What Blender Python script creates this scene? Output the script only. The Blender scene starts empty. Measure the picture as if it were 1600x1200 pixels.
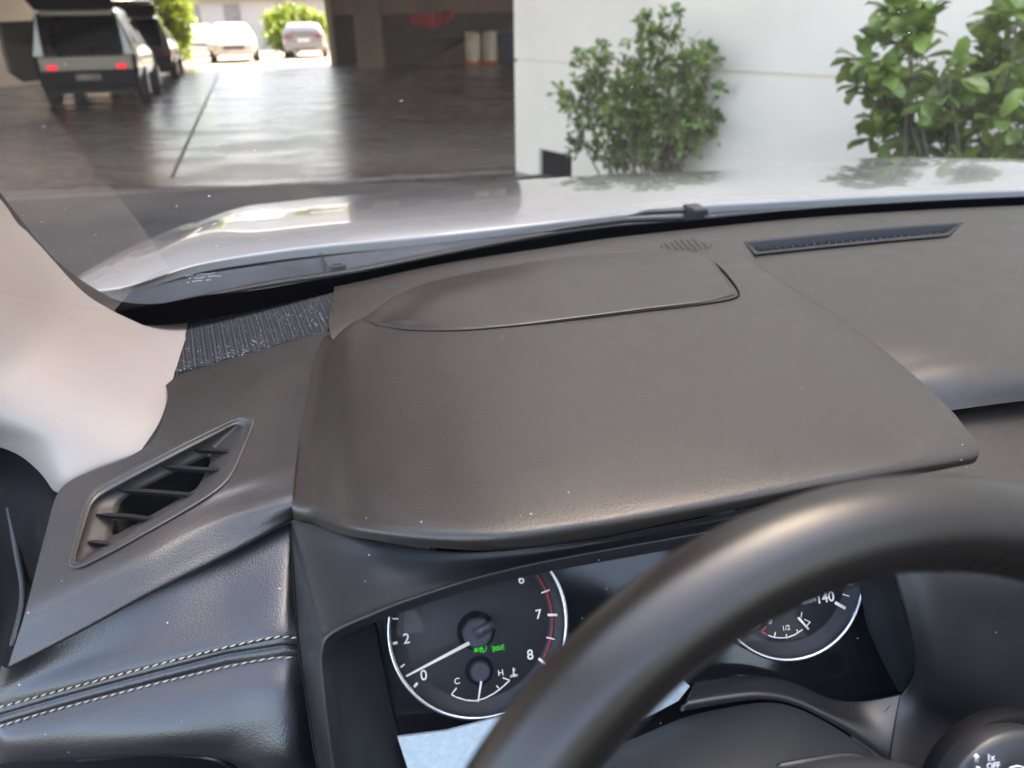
import bpy, math, random
import numpy as np
from mathutils import Vector, Matrix
random.seed(7); rng = np.random.default_rng(7)
sc = bpy.context.scene
# ------------------------------------------------------------------ camera
F = 1203.0; PITCH = math.radians(25.2); ROLL = math.radians(1.0)
CAM = np.array([0.0, 0.0, 1.35])
fw = np.array([0, math.cos(PITCH), -math.sin(PITCH)])
up0 = np.array([0, math.sin(PITCH), math.cos(PITCH)]); r0 = np.array([1.0, 0, 0])
rt = r0 * math.cos(ROLL) - up0 * math.sin(ROLL)
upv = up0 * math.cos(ROLL) + r0 * math.sin(ROLL)
cd = bpy.data.cameras.new('camera'); cam = bpy.data.objects.new('camera', cd)
sc.collection.objects.link(cam); sc.camera = cam
cam.matrix_world = Matrix(((rt[0], upv[0], -fw[0], CAM[0]), (rt[1], upv[1], -fw[1], CAM[1]), (rt[2], upv[2], -fw[2], CAM[2]), (0, 0, 0, 1)))
cd.sensor_width = 36.0; cd.lens = F / 1600 * 36.0
cd.clip_start = 0.02; cd.clip_end = 500
cd.dof.use_dof = True; cd.dof.focus_distance = 0.62; cd.dof.aperture_fstop = 7.0
# ------------------------------------------------------------------ light
SUN_EL = math.radians(52); SUN_AZ = math.radians(38)      # azimuth from +Y towards +X
w = bpy.data.worlds.new('World'); sc.world = w; w.use_nodes = True
nt = w.node_tree; nt.nodes.clear()
sky = nt.nodes.new('ShaderNodeTexSky'); sky.sky_type = 'NISHITA'; sky.sun_disc = False
sky.sun_elevation = SUN_EL; sky.sun_rotation = SUN_AZ; sky.air_density = 1.0; sky.dust_density = 4.0
bg = nt.nodes.new('ShaderNodeBackground'); bg.inputs['Strength'].default_value = 0.15
wo = nt.nodes.new('ShaderNodeOutputWorld')
nt.links.new(sky.outputs[0], bg.inputs[0]); nt.links.new(bg.outputs[0], wo.inputs[0])
sl = bpy.data.lights.new('sun', 'SUN'); sl.energy = 2.0; sl.angle = math.radians(0.5); sl.color = (1, .95, .88)
so = bpy.data.objects.new('sun', sl); sc.collection.objects.link(so)
sd = Vector((math.sin(SUN_AZ) * math.cos(SUN_EL), math.cos(SUN_AZ) * math.cos(SUN_EL), math.sin(SUN_EL)))
so.rotation_euler = sd.to_track_quat('Z', 'Y').to_euler()
sc.view_settings.view_transform = 'Standard'; sc.view_settings.look = 'None'
sc.view_settings.use_white_balance = True; sc.view_settings.white_balance_temperature = 7800; sc.view_settings.white_balance_tint = 11
sc.view_settings.exposure = 3.65; sc.view_settings.gamma = 1.0
sc.cycles.use_denoising = True
sc.cycles.max_bounces = 10; sc.cycles.diffuse_bounces = 5; sc.cycles.glossy_bounces = 4
sc.cycles.transparent_max_bounces = 24; sc.cycles.transmission_bounces = 8
sc.cycles.sample_clamp_indirect = 6.0; sc.cycles.caustics_reflective = False
# ------------------------------------------------------------------ frames
H = math.radians(15.0)
CF = np.array([-math.sin(H), math.cos(H), 0]); CR = np.array([math.cos(H), math.sin(H), 0]); ZZ = np.array([0, 0, 1.0])
def ray(px, py): return fw + rt * (px - 800) / F - upv * (py - 600) / F
def PZ(px, py, z):
    d = ray(px, py); return CAM + d * ((z - CAM[2]) / d[2])
def PL(px, py, p0, n):
    d = ray(px, py); return CAM + d * (np.dot(p0 - CAM, n) / np.dot(d, n))
def PD(px, py, dist):
    d = ray(px, py); return CAM + d * dist
def UV(u, v, z): return CR * u + CF * v + ZZ * z
# instrument plane
GH = math.radians(11.84); GT = math.radians(29.6)
gF = np.array([-math.sin(GH), math.cos(GH), 0]); gR = np.array([math.cos(GH), math.sin(GH), 0])
gU = gF * math.sin(GT) + ZZ * math.cos(GT); gN = -gF * math.cos(GT) + ZZ * math.sin(GT)
G0 = PZ(746.9, 974.5, .99)
GRAD = .0586; GSEP = .2219
def PG(px, py, off=0.0): return PL(px, py, G0 + gN * off, gN)
# ------------------------------------------------------------------ mesh helpers
ORIG = {}
def empty(name, loc, label=None, cat=None, group=None, rotz=0):
    o = bpy.data.objects.new(name, None); sc.collection.objects.link(o)
    o.location = loc; o.rotation_euler = (0, 0, rotz); o.empty_display_size = .1
    if label: o['label'] = label
    if cat: o['category'] = cat
    if group: o['group'] = group
    ORIG[o.name] = np.array(loc, float)
    return o
def abs_origin(p):
    if p is None: return np.zeros(3)
    return ORIG.get(p.name, np.zeros(3))
def mesh(name, verts, faces, mat, parent=None, smooth=True, label=None, kind=None, cat=None, group=None, local=False):
    """verts are world coordinates unless local"""
    vv = np.array(verts, float)
    if not local and parent is not None: vv = vv - abs_origin(parent)
    me = bpy.data.meshes.new(name); me.from_pydata(vv.tolist(), [], [tuple(int(i) for i in f) for f in faces]); me.update()
    if smooth: me.polygons.foreach_set('use_smooth', [True] * len(me.polygons))
    o = bpy.data.objects.new(name, me); sc.collection.objects.link(o)
    for m in (mat if isinstance(mat, (list, tuple)) else [mat]): me.materials.append(m)
    if parent is not None:
        o.parent = parent; ORIG[o.name] = abs_origin(parent)
    if label: o['label'] = label
    if kind: o['kind'] = kind
    if cat: o['category'] = cat
    if group: o['group'] = group
    return o
def cr(P, n):
    """Catmull-Rom through P (k,3) -> n samples"""
    P = np.asarray(P, float); k = len(P)
    if k == 2: 
        t = np.linspace(0, 1, n)[:, None]; return P[0] * (1 - t) + P[1] * t
    E = np.vstack([2 * P[0] - P[1], P, 2 * P[-1] - P[-2]])
    t = np.linspace(0, k - 1, n); i = np.minimum(t.astype(int), k - 2); f = (t - i)[:, None]
    a, b, c, d = E[i], E[i + 1], E[i + 2], E[i + 3]
    return .5 * (2 * b + (c - a) * f + (2 * a - 5 * b + 4 * c - d) * f * f + (3 * b - a - 3 * c + d) * f ** 3)
def smoothpts(P, n, it=0):
    Q = cr(P, n)
    L = np.r_[0, np.cumsum(np.linalg.norm(np.diff(Q, axis=0), axis=1))]
    t = np.linspace(0, L[-1], n)
    return np.stack([np.interp(t, L, Q[:, j]) for j in range(Q.shape[1])], 1)
def crk(R_, nv):
    # centripetal Catmull-Rom across rows (k,nu,3)
    d = np.sqrt(np.linalg.norm(np.diff(R_, axis=0), axis=2)).mean(1) + 1e-6; K = np.r_[0, np.cumsum(d)]
    E = np.concatenate([[2 * R_[0] - R_[1]], R_, [2 * R_[-1] - R_[-2]]]); T = np.r_[-d[0], K, K[-1] + d[-1]]
    out = []
    for t in np.linspace(0, K[-1], nv):
        i = min(np.searchsorted(K, t, side='right') - 1, len(K) - 2); p0, p1, p2, p3 = E[i:i + 4]; t0, t1, t2, t3 = T[i:i + 4]
        L = lambda a, b, ta, tb: a * ((tb - t) / (tb - ta)) + b * ((t - ta) / (tb - ta))
        a1, a2, a3 = L(p0, p1, t0, t1), L(p1, p2, t1, t2), L(p2, p3, t2, t3); b1, b2 = L(a1, a2, t0, t2), L(a2, a3, t1, t3); out.append(L(b1, b2, t1, t2))
    return np.array(out)
def netsurf(net, nu, nv, arc=False):
    """net rows of 3D points -> (nv,nu,3)"""
    Rw = crk(np.array(net, float).transpose(1, 0, 2), nu).transpose(1, 0, 2); return crk(Rw, nv)
def gridfaces(nv, nu, keep=None, flip=False):
    f = []
    for j in range(nv - 1):
        for i in range(nu - 1):
            if keep is not None and not keep[j, i]: continue
            a = j * nu + i
            q = (a, a + 1, a + nu + 1, a + nu)
            f.append(q[::-1] if flip else q)
    return f
def pix(P):
    d = P - CAM; z = d @ fw; return np.stack([800 + F * (d @ rt) / z, 600 - F * (d @ upv) / z], -1)
def gnormals(S):
    du = np.gradient(S, axis=1); dv = np.gradient(S, axis=0); n = np.cross(du, dv); n /= np.linalg.norm(n, axis=-1, keepdims=True) + 1e-12
    s = np.sign((n * (CAM - S)).sum(-1, keepdims=True)); s[s == 0] = 1
    return n * s
def polydist(XY, line):
    L = np.asarray(line, float); best = np.full(XY.shape[:-1], 1e9)
    for a, b in zip(L[:-1], L[1:]):
        ab = b - a; t = np.clip(((XY - a) @ ab) / (ab @ ab), 0, 1)
        best = np.minimum(best, np.linalg.norm(XY - (a + t[..., None] * ab), axis=-1))
    return best
def inpoly(XY, poly):
    x, y = XY[..., 0], XY[..., 1]; c = np.zeros(x.shape, bool); n = len(poly); j = n - 1
    for i in range(n):
        xi, yi = poly[i]; xj, yj = poly[j]
        if yi != yj: c ^= ((yi > y) != (yj > y)) & (x < (xj - xi) * (y - yi) / (yj - yi) + xi)
        j = i
    return c
def Z3(row): return [PZ(*p) for p in row]
def netmesh(name, net, nu, nv, mat, parent, arc=False, post=None, cut=None, thick=0, **k):
    S = netsurf(net, nu, nv, arc)
    if post: S = post(S)
    keep = None
    if cut is not None:
        cc = (S[:-1, :-1] + S[1:, 1:]) / 2; keep = ~inpoly(pix(cc), cut)
    o = mesh(name, S.reshape(-1, 3), gridfaces(nv, nu, keep), mat, parent, **k)
    if thick:
        m = o.modifiers.new('solid', 'SOLIDIFY'); m.thickness = thick; m.offset = -1
        # extrude away from the camera side
        n = np.array(o.data.polygons[len(o.data.polygons) // 2].normal); c = np.array(o.data.polygons[len(o.data.polygons) // 2].center) + abs_origin(parent)
        if n @ (CAM - c) < 0: m.offset = 1
    return o
def tube(path, rad, ns=12, closed=False, cap=True, squash=1.0, upd=None):
    """returns verts, faces for a tube; rad scalar or list"""
    P = np.asarray(path, float); n = len(P); rad = np.broadcast_to(rad, (n,))
    T = np.gradient(P, axis=0)
    if closed: T = np.roll(P, -1, 0) - np.roll(P, 1, 0)
    T /= np.linalg.norm(T, axis=1, keepdims=True)
    u = np.array(upd if upd is not None else [0, 0, 1.0]); V = []; Fc = []
    for i in range(n):
        a = np.cross(T[i], u); 
        if np.linalg.norm(a) < 1e-6: a = np.cross(T[i], [1, 0, 0])
        a /= np.linalg.norm(a); b = np.cross(a, T[i])
        for k in range(ns):
            t = 2 * math.pi * k / ns; V.append(P[i] + rad[i] * (math.cos(t) * a + squash * math.sin(t) * b))
    m = n if closed else n - 1
    for i in range(m):
        for k in range(ns):
            j = (i + 1) % n; Fc.append((i * ns + k, i * ns + (k + 1) % ns, j * ns + (k + 1) % ns, j * ns + k))
    if cap and not closed: Fc.append(tuple(range(ns))[::-1]); Fc.append(tuple((n - 1) * ns + k for k in range(ns)))
    return V, Fc
class MB:
    def __init__(s): s.v = []; s.f = []
    def add(s, V, Fc):
        b = len(s.v); s.v += [np.array(x, float) for x in V]; s.f += [tuple(i + b for i in q) for q in Fc]; return s
    def box(s, lo, hi, R=None, T=None):
        x0, y0, z0 = lo; x1, y1, z1 = hi
        V = np.array([(x0, y0, z0), (x1, y0, z0), (x1, y1, z0), (x0, y1, z0), (x0, y0, z1), (x1, y0, z1), (x1, y1, z1), (x0, y1, z1)], float)
        if R is not None: V = V @ np.array(R).T
        if T is not None: V = V + T
        return s.add(V, [(0, 3, 2, 1), (4, 5, 6, 7), (0, 1, 5, 4), (1, 2, 6, 5), (2, 3, 7, 6), (3, 0, 4, 7)])
    def cyl(s, a, b, r, ns=20, r2=None):
        V, Fc = tube([a, b], [r, r if r2 is None else r2], ns); return s.add(V, Fc)
    def build(s, name, mat, parent=None, **k): return mesh(name, s.v, s.f, mat, parent, **k)
def bevel(o, w, seg=2):
    m = o.modifiers.new('bevel', 'BEVEL'); m.width = w; m.segments = seg; m.limit_method = 'ANGLE'; m.angle_limit = .6
# ------------------------------------------------------------------ materials
def nodes(name):
    m = bpy.data.materials.new(name); m.use_nodes = True; t = m.node_tree
    return m, t, t.nodes['Principled BSDF']
def N(t, typ, **k):
    n = t.nodes.new(typ)
    for a, b in k.items():
        if a in n.inputs: n.inputs[a].default_value = b
        else: setattr(n, a, b)
    return n
def ramp(t, src, stops):
    r = t.nodes.new('ShaderNodeValToRGB'); t.links.new(src, r.inputs[0])
    e = r.color_ramp.elements
    while len(e) < len(stops): e.new(.5)
    for x, (p, c) in zip(e, stops): x.position = p; x.color = (c if len(c) == 4 else (*c, 1)) if hasattr(c, '__len__') else (c, c, c, 1)
    return r
def mat(name, col, rough=.5, metal=0, spec=.5, var=.12, vscale=6, grain=0, gscale=900, gtype='leather', dust=0, coat=0, emit=None, bump2=0, b2scale=20, rvar=.08, stretch=None):
    m, t, b = nodes(name); L = t.links
    tc = N(t, 'ShaderNodeTexCoord')
    b.inputs['Roughness'].default_value = rough; b.inputs['Metallic'].default_value = metal
    b.inputs['Specular IOR Level'].default_value = spec; b.inputs['Coat Weight'].default_value = coat
    b.inputs['Coat Roughness'].default_value = .04
    nz = N(t, 'ShaderNodeTexNoise', Scale=vscale, Detail=6.0); L.new(tc.outputs['Object'], nz.inputs['Vector'])
    c = np.array(col); lo = tuple(np.clip(c * (1 - var), 0, 1)); hi = tuple(np.clip(c * (1 + var), 0, 1))
    r = ramp(t, nz.outputs['Fac'], [(.3, lo), (.7, hi)]); out = r.outputs[0]
    if rvar:
        mr = N(t, 'ShaderNodeMapRange'); mr.inputs[3].default_value = max(0.02, rough - rvar); mr.inputs[4].default_value = min(1, rough + rvar)
        n2 = N(t, 'ShaderNodeTexNoise', Scale=vscale * 3.1, Detail=4.0); L.new(tc.outputs['Object'], n2.inputs['Vector'])
        L.new(n2.outputs['Fac'], mr.inputs[0]); L.new(mr.outputs[0], b.inputs['Roughness'])
    if dust:
        v = N(t, 'ShaderNodeTexVoronoi', Scale=170.0); L.new(tc.outputs['Object'], v.inputs['Vector'])
        lt = N(t, 'ShaderNodeMath', operation='LESS_THAN'); lt.inputs[1].default_value = .075; L.new(v.outputs['Distance'], lt.inputs[0])
        sp = N(t, 'ShaderNodeSeparateColor'); L.new(v.outputs['Color'], sp.inputs[0])
        g = N(t, 'ShaderNodeMath', operation='GREATER_THAN'); g.inputs[1].default_value = 1 - dust; L.new(sp.outputs[0], g.inputs[0])
        mu = N(t, 'ShaderNodeMath', operation='MULTIPLY'); L.new(lt.outputs[0], mu.inputs[0]); L.new(g.outputs[0], mu.inputs[1])
        mx = N(t, 'ShaderNodeMix', data_type='RGBA'); L.new(mu.outputs[0], mx.inputs[0]); L.new(out, mx.inputs[6]); mx.inputs[7].default_value = (.55, .55, .58, 1); out = mx.outputs[2]
    L.new(out, b.inputs['Base Color'])
    prev = None
    if grain:
        if gtype == 'leather':
            v = N(t, 'ShaderNodeTexVoronoi', Scale=gscale, feature='SMOOTH_F1'); v.inputs['Smoothness'].default_value = .6
            nn = N(t, 'ShaderNodeTexNoise', Scale=gscale * .35, Detail=3.0)
            mp = N(t, 'ShaderNodeMapping'); mp.inputs['Scale'].default_value = stretch or (1, 1, 1); L.new(tc.outputs['Object'], mp.inputs[0])
            L.new(mp.outputs[0], v.inputs['Vector']); L.new(mp.outputs[0], nn.inputs['Vector'])
            ad = N(t, 'ShaderNodeMath', operation='MULTIPLY_ADD'); ad.inputs[1].default_value = .10; L.new(nn.outputs['Fac'], ad.inputs[0]); L.new(v.outputs['Distance'], ad.inputs[2]); h = ad.outputs[0]
        else:
            nn = N(t, 'ShaderNodeTexNoise', Scale=gscale, Detail=2.0); L.new(tc.outputs['Object'], nn.inputs['Vector']); h = nn.outputs['Fac']
        bu = N(t, 'ShaderNodeBump', Distance=.0006, Strength=grain); L.new(h, bu.inputs['Height']); prev = bu
        L.new(bu.outputs[0], b.inputs['Normal'])
    if bump2:
        nn = N(t, 'ShaderNodeTexNoise', Scale=b2scale, Detail=5.0); L.new(tc.outputs['Object'], nn.inputs['Vector'])
        bu = N(t, 'ShaderNodeBump', Distance=.02, Strength=bump2); L.new(nn.outputs['Fac'], bu.inputs['Height'])
        if prev: L.new(prev.outputs[0], bu.inputs['Normal'])
        L.new(bu.outputs[0], b.inputs['Normal'])
    if emit:
        b.inputs['Emission Color'].default_value = (*emit[0], 1); b.inputs['Emission Strength'].default_value = emit[1]
    return m
M = {}
M['pad'] = mat('dash pad plastic', (.028, .0225, .019), .36, spec=.55, var=.05, vscale=9, grain=.30, gscale=700, dust=.045, stretch=(1, 1.7, 1))
M['padleft'] = mat('soft dash skin', (.024, .0205, .019), .38, spec=.8, var=.05, vscale=9, grain=.38, gscale=950, dust=.05)
M['leather'] = mat('stitched leather', (.012, .012, .015), .38, spec=.9, var=.1, grain=.30, gscale=950, dust=.03)
M['bezel'] = mat('satin bezel plastic', (.014, .014, .015), .38, spec=.6, var=.06, grain=.12, gscale=1600, gtype='n', dust=.06)
M['bezel_in'] = mat('inner bezel plastic', (.013, .016, .019), .6, spec=.4, var=.05, grain=.1, gscale=1600, gtype='n', dust=.03)
M['black'] = mat('black plastic', (.004, .004, .005), .6, spec=.12, var=.1)
M['frit'] = mat('black glass border', (.002, .002, .0024), .9, spec=.0, var=.1)
M['gloss'] = mat('gloss black', (.006, .006, .008), .12, spec=.5, var=.1, dust=.03)
M['wheel'] = mat('wheel leather', (.013, .0105, .009), .31, spec=.6, var=.06, grain=.14, gscale=1300)
M['trim'] = mat('pillar trim', (.25, .217, .196), .5, spec=.35, var=.03, grain=.25, gscale=1500, gtype='n')
M['headliner'] = mat('headliner', (.45, .43, .4), .95, var=.04, grain=.5, gscale=900, gtype='n')
M['paint'] = mat('white car paint', (.37, .355, .335), .20, spec=.5, var=.01, coat=1.0, rvar=0)
M['cowl'] = mat('cowl plastic', (.050, .058, .068), .55, var=.25, vscale=14, bump2=.08, b2scale=60, dust=.1)
M['rubber'] = mat('rubber', (.012, .013, .015), .5, var=.1)
M['wiper'] = mat('wiper arm', (.022, .024, .028), .38, var=.1)
M['thread'] = mat('cream thread', (.40, .36, .29), .7, var=.12, vscale=900)
M['chrome'] = mat('satin chrome', (.62, .62, .64), .22, metal=1, var=.02)
M['dial'] = mat('dial face', (.012, .0125, .016), .55, var=.1, dust=.02)
M['dialmid'] = mat('dial ring face', (.020, .022, .028), .45, var=.1)
M['white'] = mat('white print', (.62, .61, .62), .5, var=.02, emit=((.9, .88, .9), .03))
M['red'] = mat('red print', (.42, .035, .05), .5, var=.02, emit=((.9, .08, .1), .005))
M['green'] = mat('green tell-tale', (.0, .2, .02), .5, var=.02, emit=((.03, .9, .08), .11))
M['knob'] = mat('needle cap', (.05, .05, .058), .35, var=.05)
M['pale'] = mat('painted lens reflection', (.40, .48, .52), .25, spec=.8, var=.1, vscale=300, bump2=.0)  # sky reflection put into the base color
M['stalkprint'] = mat('stalk print', (.75, .75, .76), .5, var=.02)
def glass_mat(name, tint=(.97, .98, .975), dust=.0, rough=0.0, ior=1.5, base=.04, mult=.66):
    m = bpy.data.materials.new(name); m.use_nodes = True; t = m.node_tree; t.nodes.clear(); L = t.links
    o = N(t, 'ShaderNodeOutputMaterial'); tr = N(t, 'ShaderNodeBsdfTransparent'); tr.inputs[0].default_value = (*tint, 1)
    gl = N(t, 'ShaderNodeBsdfGlossy'); gl.inputs['Roughness'].default_value = rough
    fr = N(t, 'ShaderNodeFresnel'); fr.inputs[0].default_value = ior
    # fresnel from both sides of a thin sheet
    geo = N(t, 'ShaderNodeNewGeometry'); lw = N(t, 'ShaderNodeVectorMath', operation='DOT_PRODUCT'); L.new(geo.outputs['Incoming'], lw.inputs[0]); L.new(geo.outputs['Normal'], lw.inputs[1])
    ab = N(t, 'ShaderNodeMath', operation='ABSOLUTE'); L.new(lw.outputs['Value'], ab.inputs[0])
    om = N(t, 'ShaderNodeMath', operation='SUBTRACT'); om.inputs[0].default_value = 1; L.new(ab.outputs[0], om.inputs[1])
    pw = N(t, 'ShaderNodeMath', operation='POWER'); pw.inputs[1].default_value = 5; L.new(om.outputs[0], pw.inputs[0])
    ma = N(t, 'ShaderNodeMath', operation='MULTIPLY_ADD'); ma.inputs[1].default_value = mult; ma.inputs[2].default_value = base; L.new(pw.outputs[0], ma.inputs[0])
    mx = N(t, 'ShaderNodeMixShader'); L.new(ma.outputs[0], mx.inputs[0]); L.new(tr.outputs[0], mx.inputs[1]); L.new(gl.outputs[0], mx.inputs[2])
    last = mx.outputs[0]
    if dust:
        tc = N(t, 'ShaderNodeTexCoord')
        df = N(t, 'ShaderNodeBsdfDiffuse'); df.inputs[0].default_value = (.8, .8, .8, 1)
        tl = N(t, 'ShaderNodeBsdfTranslucent'); tl.inputs[0].default_value = (.8, .8, .8, 1); ad = N(t, 'ShaderNodeMixShader'); ad.inputs[0].default_value = .5
        L.new(df.outputs[0], ad.inputs[1]); L.new(tl.outputs[0], ad.inputs[2])
        v = N(t, 'ShaderNodeTexVoronoi', Scale=75.0); L.new(tc.outputs['Object'], v.inputs['Vector'])
        sp = N(t, 'ShaderNodeSeparateColor'); L.new(v.outputs['Color'], sp.inputs[0])
        th = N(t, 'ShaderNodeMath', operation='MULTIPLY'); th.inputs[1].default_value = .085; 
        pw2 = N(t, 'ShaderNodeMath', operation='POWER'); pw2.inputs[1].default_value = 3; L.new(sp.outputs[0], pw2.inputs[0]); L.new(pw2.outputs[0], th.inputs[0])
        lt = N(t, 'ShaderNodeMath', operation='LESS_THAN'); L.new(v.outputs['Distance'], lt.inputs[0]); L.new(th.outputs[0], lt.inputs[1])
        s2 = N(t, 'ShaderNodeMath', operation='MULTIPLY_ADD'); s2.inputs[1].default_value = dust; s2.inputs[2].default_value = .010; L.new(lt.outputs[0], s2.inputs[0])
        m2 = N(t, 'ShaderNodeMixShader'); L.new(s2.outputs[0], m2.inputs[0]); L.new(last, m2.inputs[1]); L.new(ad.outputs[0], m2.inputs[2]); last = m2.outputs[0]
    L.new(last, o.inputs[0]); return m
M['windshield'] = glass_mat('windshield glass', dust=.55)
M['lens'] = glass_mat('instrument lens', tint=(.92, .93, .95), dust=.25, base=.008, mult=.3)
# perforated speaker grille
def grille_mat():
    m, t, b = nodes('perforated grille'); L = t.links; tc = N(t, 'ShaderNodeTexCoord')
    mp = N(t, 'ShaderNodeMapping'); mp.inputs['Rotation'].default_value = (0, 0, -H - .12); L.new(tc.outputs['Object'], mp.inputs[0])
    v = N(t, 'ShaderNodeTexVoronoi', Scale=300.0, Randomness=0.0); L.new(mp.outputs[0], v.inputs['Vector'])
    v.voronoi_dimensions = '2D'
    r = ramp(t, v.outputs['Distance'], [(.26, (.002, .002, .003)), (.40, (.042, .043, .05))]); 
    v2 = N(t, 'ShaderNodeTexVoronoi', Scale=420.0); L.new(tc.outputs['Object'], v2.inputs['Vector'])
    n2 = N(t, 'ShaderNodeTexNoise', Scale=14.0); L.new(tc.outputs['Object'], n2.inputs['Vector'])
    th = N(t, 'ShaderNodeMath', operation='MULTIPLY'); th.inputs[1].default_value = .75; 
    pw = N(t, 'ShaderNodeMath', operation='POWER'); pw.inputs[1].default_value = 2; L.new(n2.outputs['Fac'], pw.inputs[0]); L.new(pw.outputs[0], th.inputs[0])
    sp = N(t, 'ShaderNodeSeparateColor'); L.new(v2.outputs['Color'], sp.inputs[0]); mu = N(t, 'ShaderNodeMath', operation='MULTIPLY'); L.new(sp.outputs[0], mu.inputs[0]); L.new(th.outputs[0], mu.inputs[1])
    lt = N(t, 'ShaderNodeMath', operation='LESS_THAN'); L.new(v2.outputs['Distance'], lt.inputs[0]); L.new(mu.outputs[0], lt.inputs[1])
    wv = N(t, 'ShaderNodeTexWave', Scale=62.0, Distortion=.3, bands_direction='X'); L.new(mp.outputs[0], wv.inputs['Vector']); wm = N(t, 'ShaderNodeMix', data_type='RGBA', blend_type='MULTIPLY'); wm.inputs[0].default_value = .55; L.new(r.outputs[0], wm.inputs[6]); L.new(wv.outputs['Color'], wm.inputs[7])
    mx = N(t, 'ShaderNodeMix', data_type='RGBA'); L.new(lt.outputs[0], mx.inputs[0]); L.new(wm.outputs[2], mx.inputs[6]); mx.inputs[7].default_value = (.5, .54, .62, 1)
    L.new(mx.outputs[2], b.inputs['Base Color']); b.inputs['Roughness'].default_value = .7; b.inputs['Specular IOR Level'].default_value = .2
    bu = N(t, 'ShaderNodeBump', Distance=.001, Strength=.7); L.new(v.outputs['Distance'], bu.inputs['Height']); L.new(bu.outputs[0], b.inputs['Normal'])
    return m
M['grille'] = grille_mat()
# ================================================================== THE CAR WE SIT IN
CARO = UV(.54, 0, 0)
car = empty('car', tuple(CARO), 'white car seen from its driver seat, brown-grey dashboard, black steering wheel and windshield', 'car')
# ---- dashboard pad (passenger side, defroster strip, runs under the instrument hood)
Qn = [[(523,444,1.074),(700,408,1.074),(860,385,1.074),(1000,366,1.074),(1160,347,1.074),(1350,333,1.074),(1600,321,1.074),(1850,316,1.074)],
      [(521,462,1.076),(700,424,1.076),(860,402,1.076),(1000,383,1.076),(1162,362,1.076),(1355,348,1.076),(1600,336,1.076),(1850,330,1.076)],
      [(515,518,1.069),(700,470,1.070),(870,445,1.070),(1020,425,1.071),(1180,399,1.073),(1370,380,1.073),(1620,362,1.073),(1870,352,1.073)],
      [(560,590,1.045),(760,560,1.045),(900,535,1.048),(1080,500,1.055),(1270,450,1.063),(1420,430,1.065),(1635,410,1.066),(1880,395,1.066)],
      [(600,660,1.03),(800,640,1.03),(960,620,1.03),(1150,580,1.040),(1340,540,1.053),(1460,515,1.057),(1640,490,1.059),(1900,465,1.059)],
      [(620,700,1.02),(840,680,1.02),(1000,660,1.02),(1200,630,1.030),(1380,575,1.044),(1490,552,1.052),(1650,532,1.054),(1910,505,1.054)],
      [(650,735,1.01),(860,715,1.01),(1020,695,1.01),(1220,665,1.022),(1400,600,1.038),(1500,576,1.047),(1655,556,1.050),(1915,530,1.050)],
      [(650,770,1.0),(870,750,1.0),(1040,725,1.0),(1240,690,1.01),(1420,628,1.026),(1510,606,1.035),(1660,590,1.038),(1920,562,1.038)],
      [(650,790,.99),(880,770,.99),(1050,745,.99),(1250,710,.995),(1430,652,1.014),(1515,637,1.020),(1660,619,1.022),(1920,590,1.022)]]
slot = [(1165,379),(1240,371),(1340,361),(1440,353),(1503,349),(1480,365),(1380,374),(1270,385),(1182,394)]
tri = [(1500,369),(1530,352),(1562,358)]
dash = netmesh('dashboard', [Z3(r) for r in Qn], 180, 150, M['pad'], car, cut=slot, label='brown-grey padded dashboard top')
# crease where the pad ends above the lower shelf
# lower shelf beyond the wheel (right)
Rn = [[(1200,680,1.004),(1400,640,1.008),(1515,625,1.012),(1680,600,1.012),(1930,570,1.012)],
      [(1200,760,.994),(1400,700,.998),(1520,690,1.000),(1680,670,1.000),(1930,640,1.000)],
      [(1200,820,.988),(1400,780,.990),(1530,760,.992),(1680,760,.992),(1930,740,.992)],
      [(1200,880,.982),(1400,850,.983),(1540,850,.984),(1690,850,.984),(1930,850,.984)]]
netmesh('dash_shelf', [Z3(r) for r in Rn], 60, 30, M['pad'], dash, thick=.003)
# defroster slot: dark recessed trough with a light rim and fins
def path_px(pts, z, n): return smoothpts([PZ(x, y, z) for x, y in pts], n)
rim = [(1161,377),(1240,369),(1340,359),(1440,350.5),(1507,346.5),(1482,368),(1380,377),(1270,388),(1180,397.5)]
inn = [(1167,380),(1240,372),(1340,362),(1440,354),(1500,350),(1478,364),(1380,373),(1270,384),(1184,393.5)]
def ring_between(A, B, zA, zB, zC):
    V = []; Fc = []
    n = len(A)
    def dens(L):
        out = []
        for i in range(n):
            a = np.array(L[i], float); b = np.array(L[(i + 1) % n], float)
            for k in range(6): out.append(a + (b - a) * k / 6)
        return out
    A2, B2 = dens(A), dens(B); m = len(A2)
    for L, z in ((A2, zA), (B2, zB), (B2, zC)):
        for p in L: V.append(PZ(p[0], p[1], z))
    # bottom vertices: straight down from rim
    for i in range(m): V[2 * m + i] = V[m + i] - ZZ * .02
    for a in range(2):
        for i in range(m):
            j = (i + 1) % m; Fc.append((a * m + i, a * m + j, (a + 1) * m + j, (a + 1) * m + i))
    return V, Fc, m
V, Fc, m_ = ring_between(rim, inn, 1.0755, 1.0765, 1.055)
dv = mesh('defroster_vent', V, Fc, M['bezel_in'], dash, label='long black defroster slot')
mb = MB()
zf = 1.066
for k in range(26):
    t = (k + .5) / 26
    a = PZ(1176 + t * 318, 380 - 28 * t, zf); b = PZ(1188 + t * 292, 391 - 26 * t, zf)
    mb.cyl(a, b, .0011, 6)
cc = [PZ(x, y, 1.060) for x, y in ((1150, 376), (1512, 345), (1490, 372), (1176, 402))]
mb.add(cc, [(0, 1, 2, 3)])
mb.build('defroster_fins', M['gloss'], dash)
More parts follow.
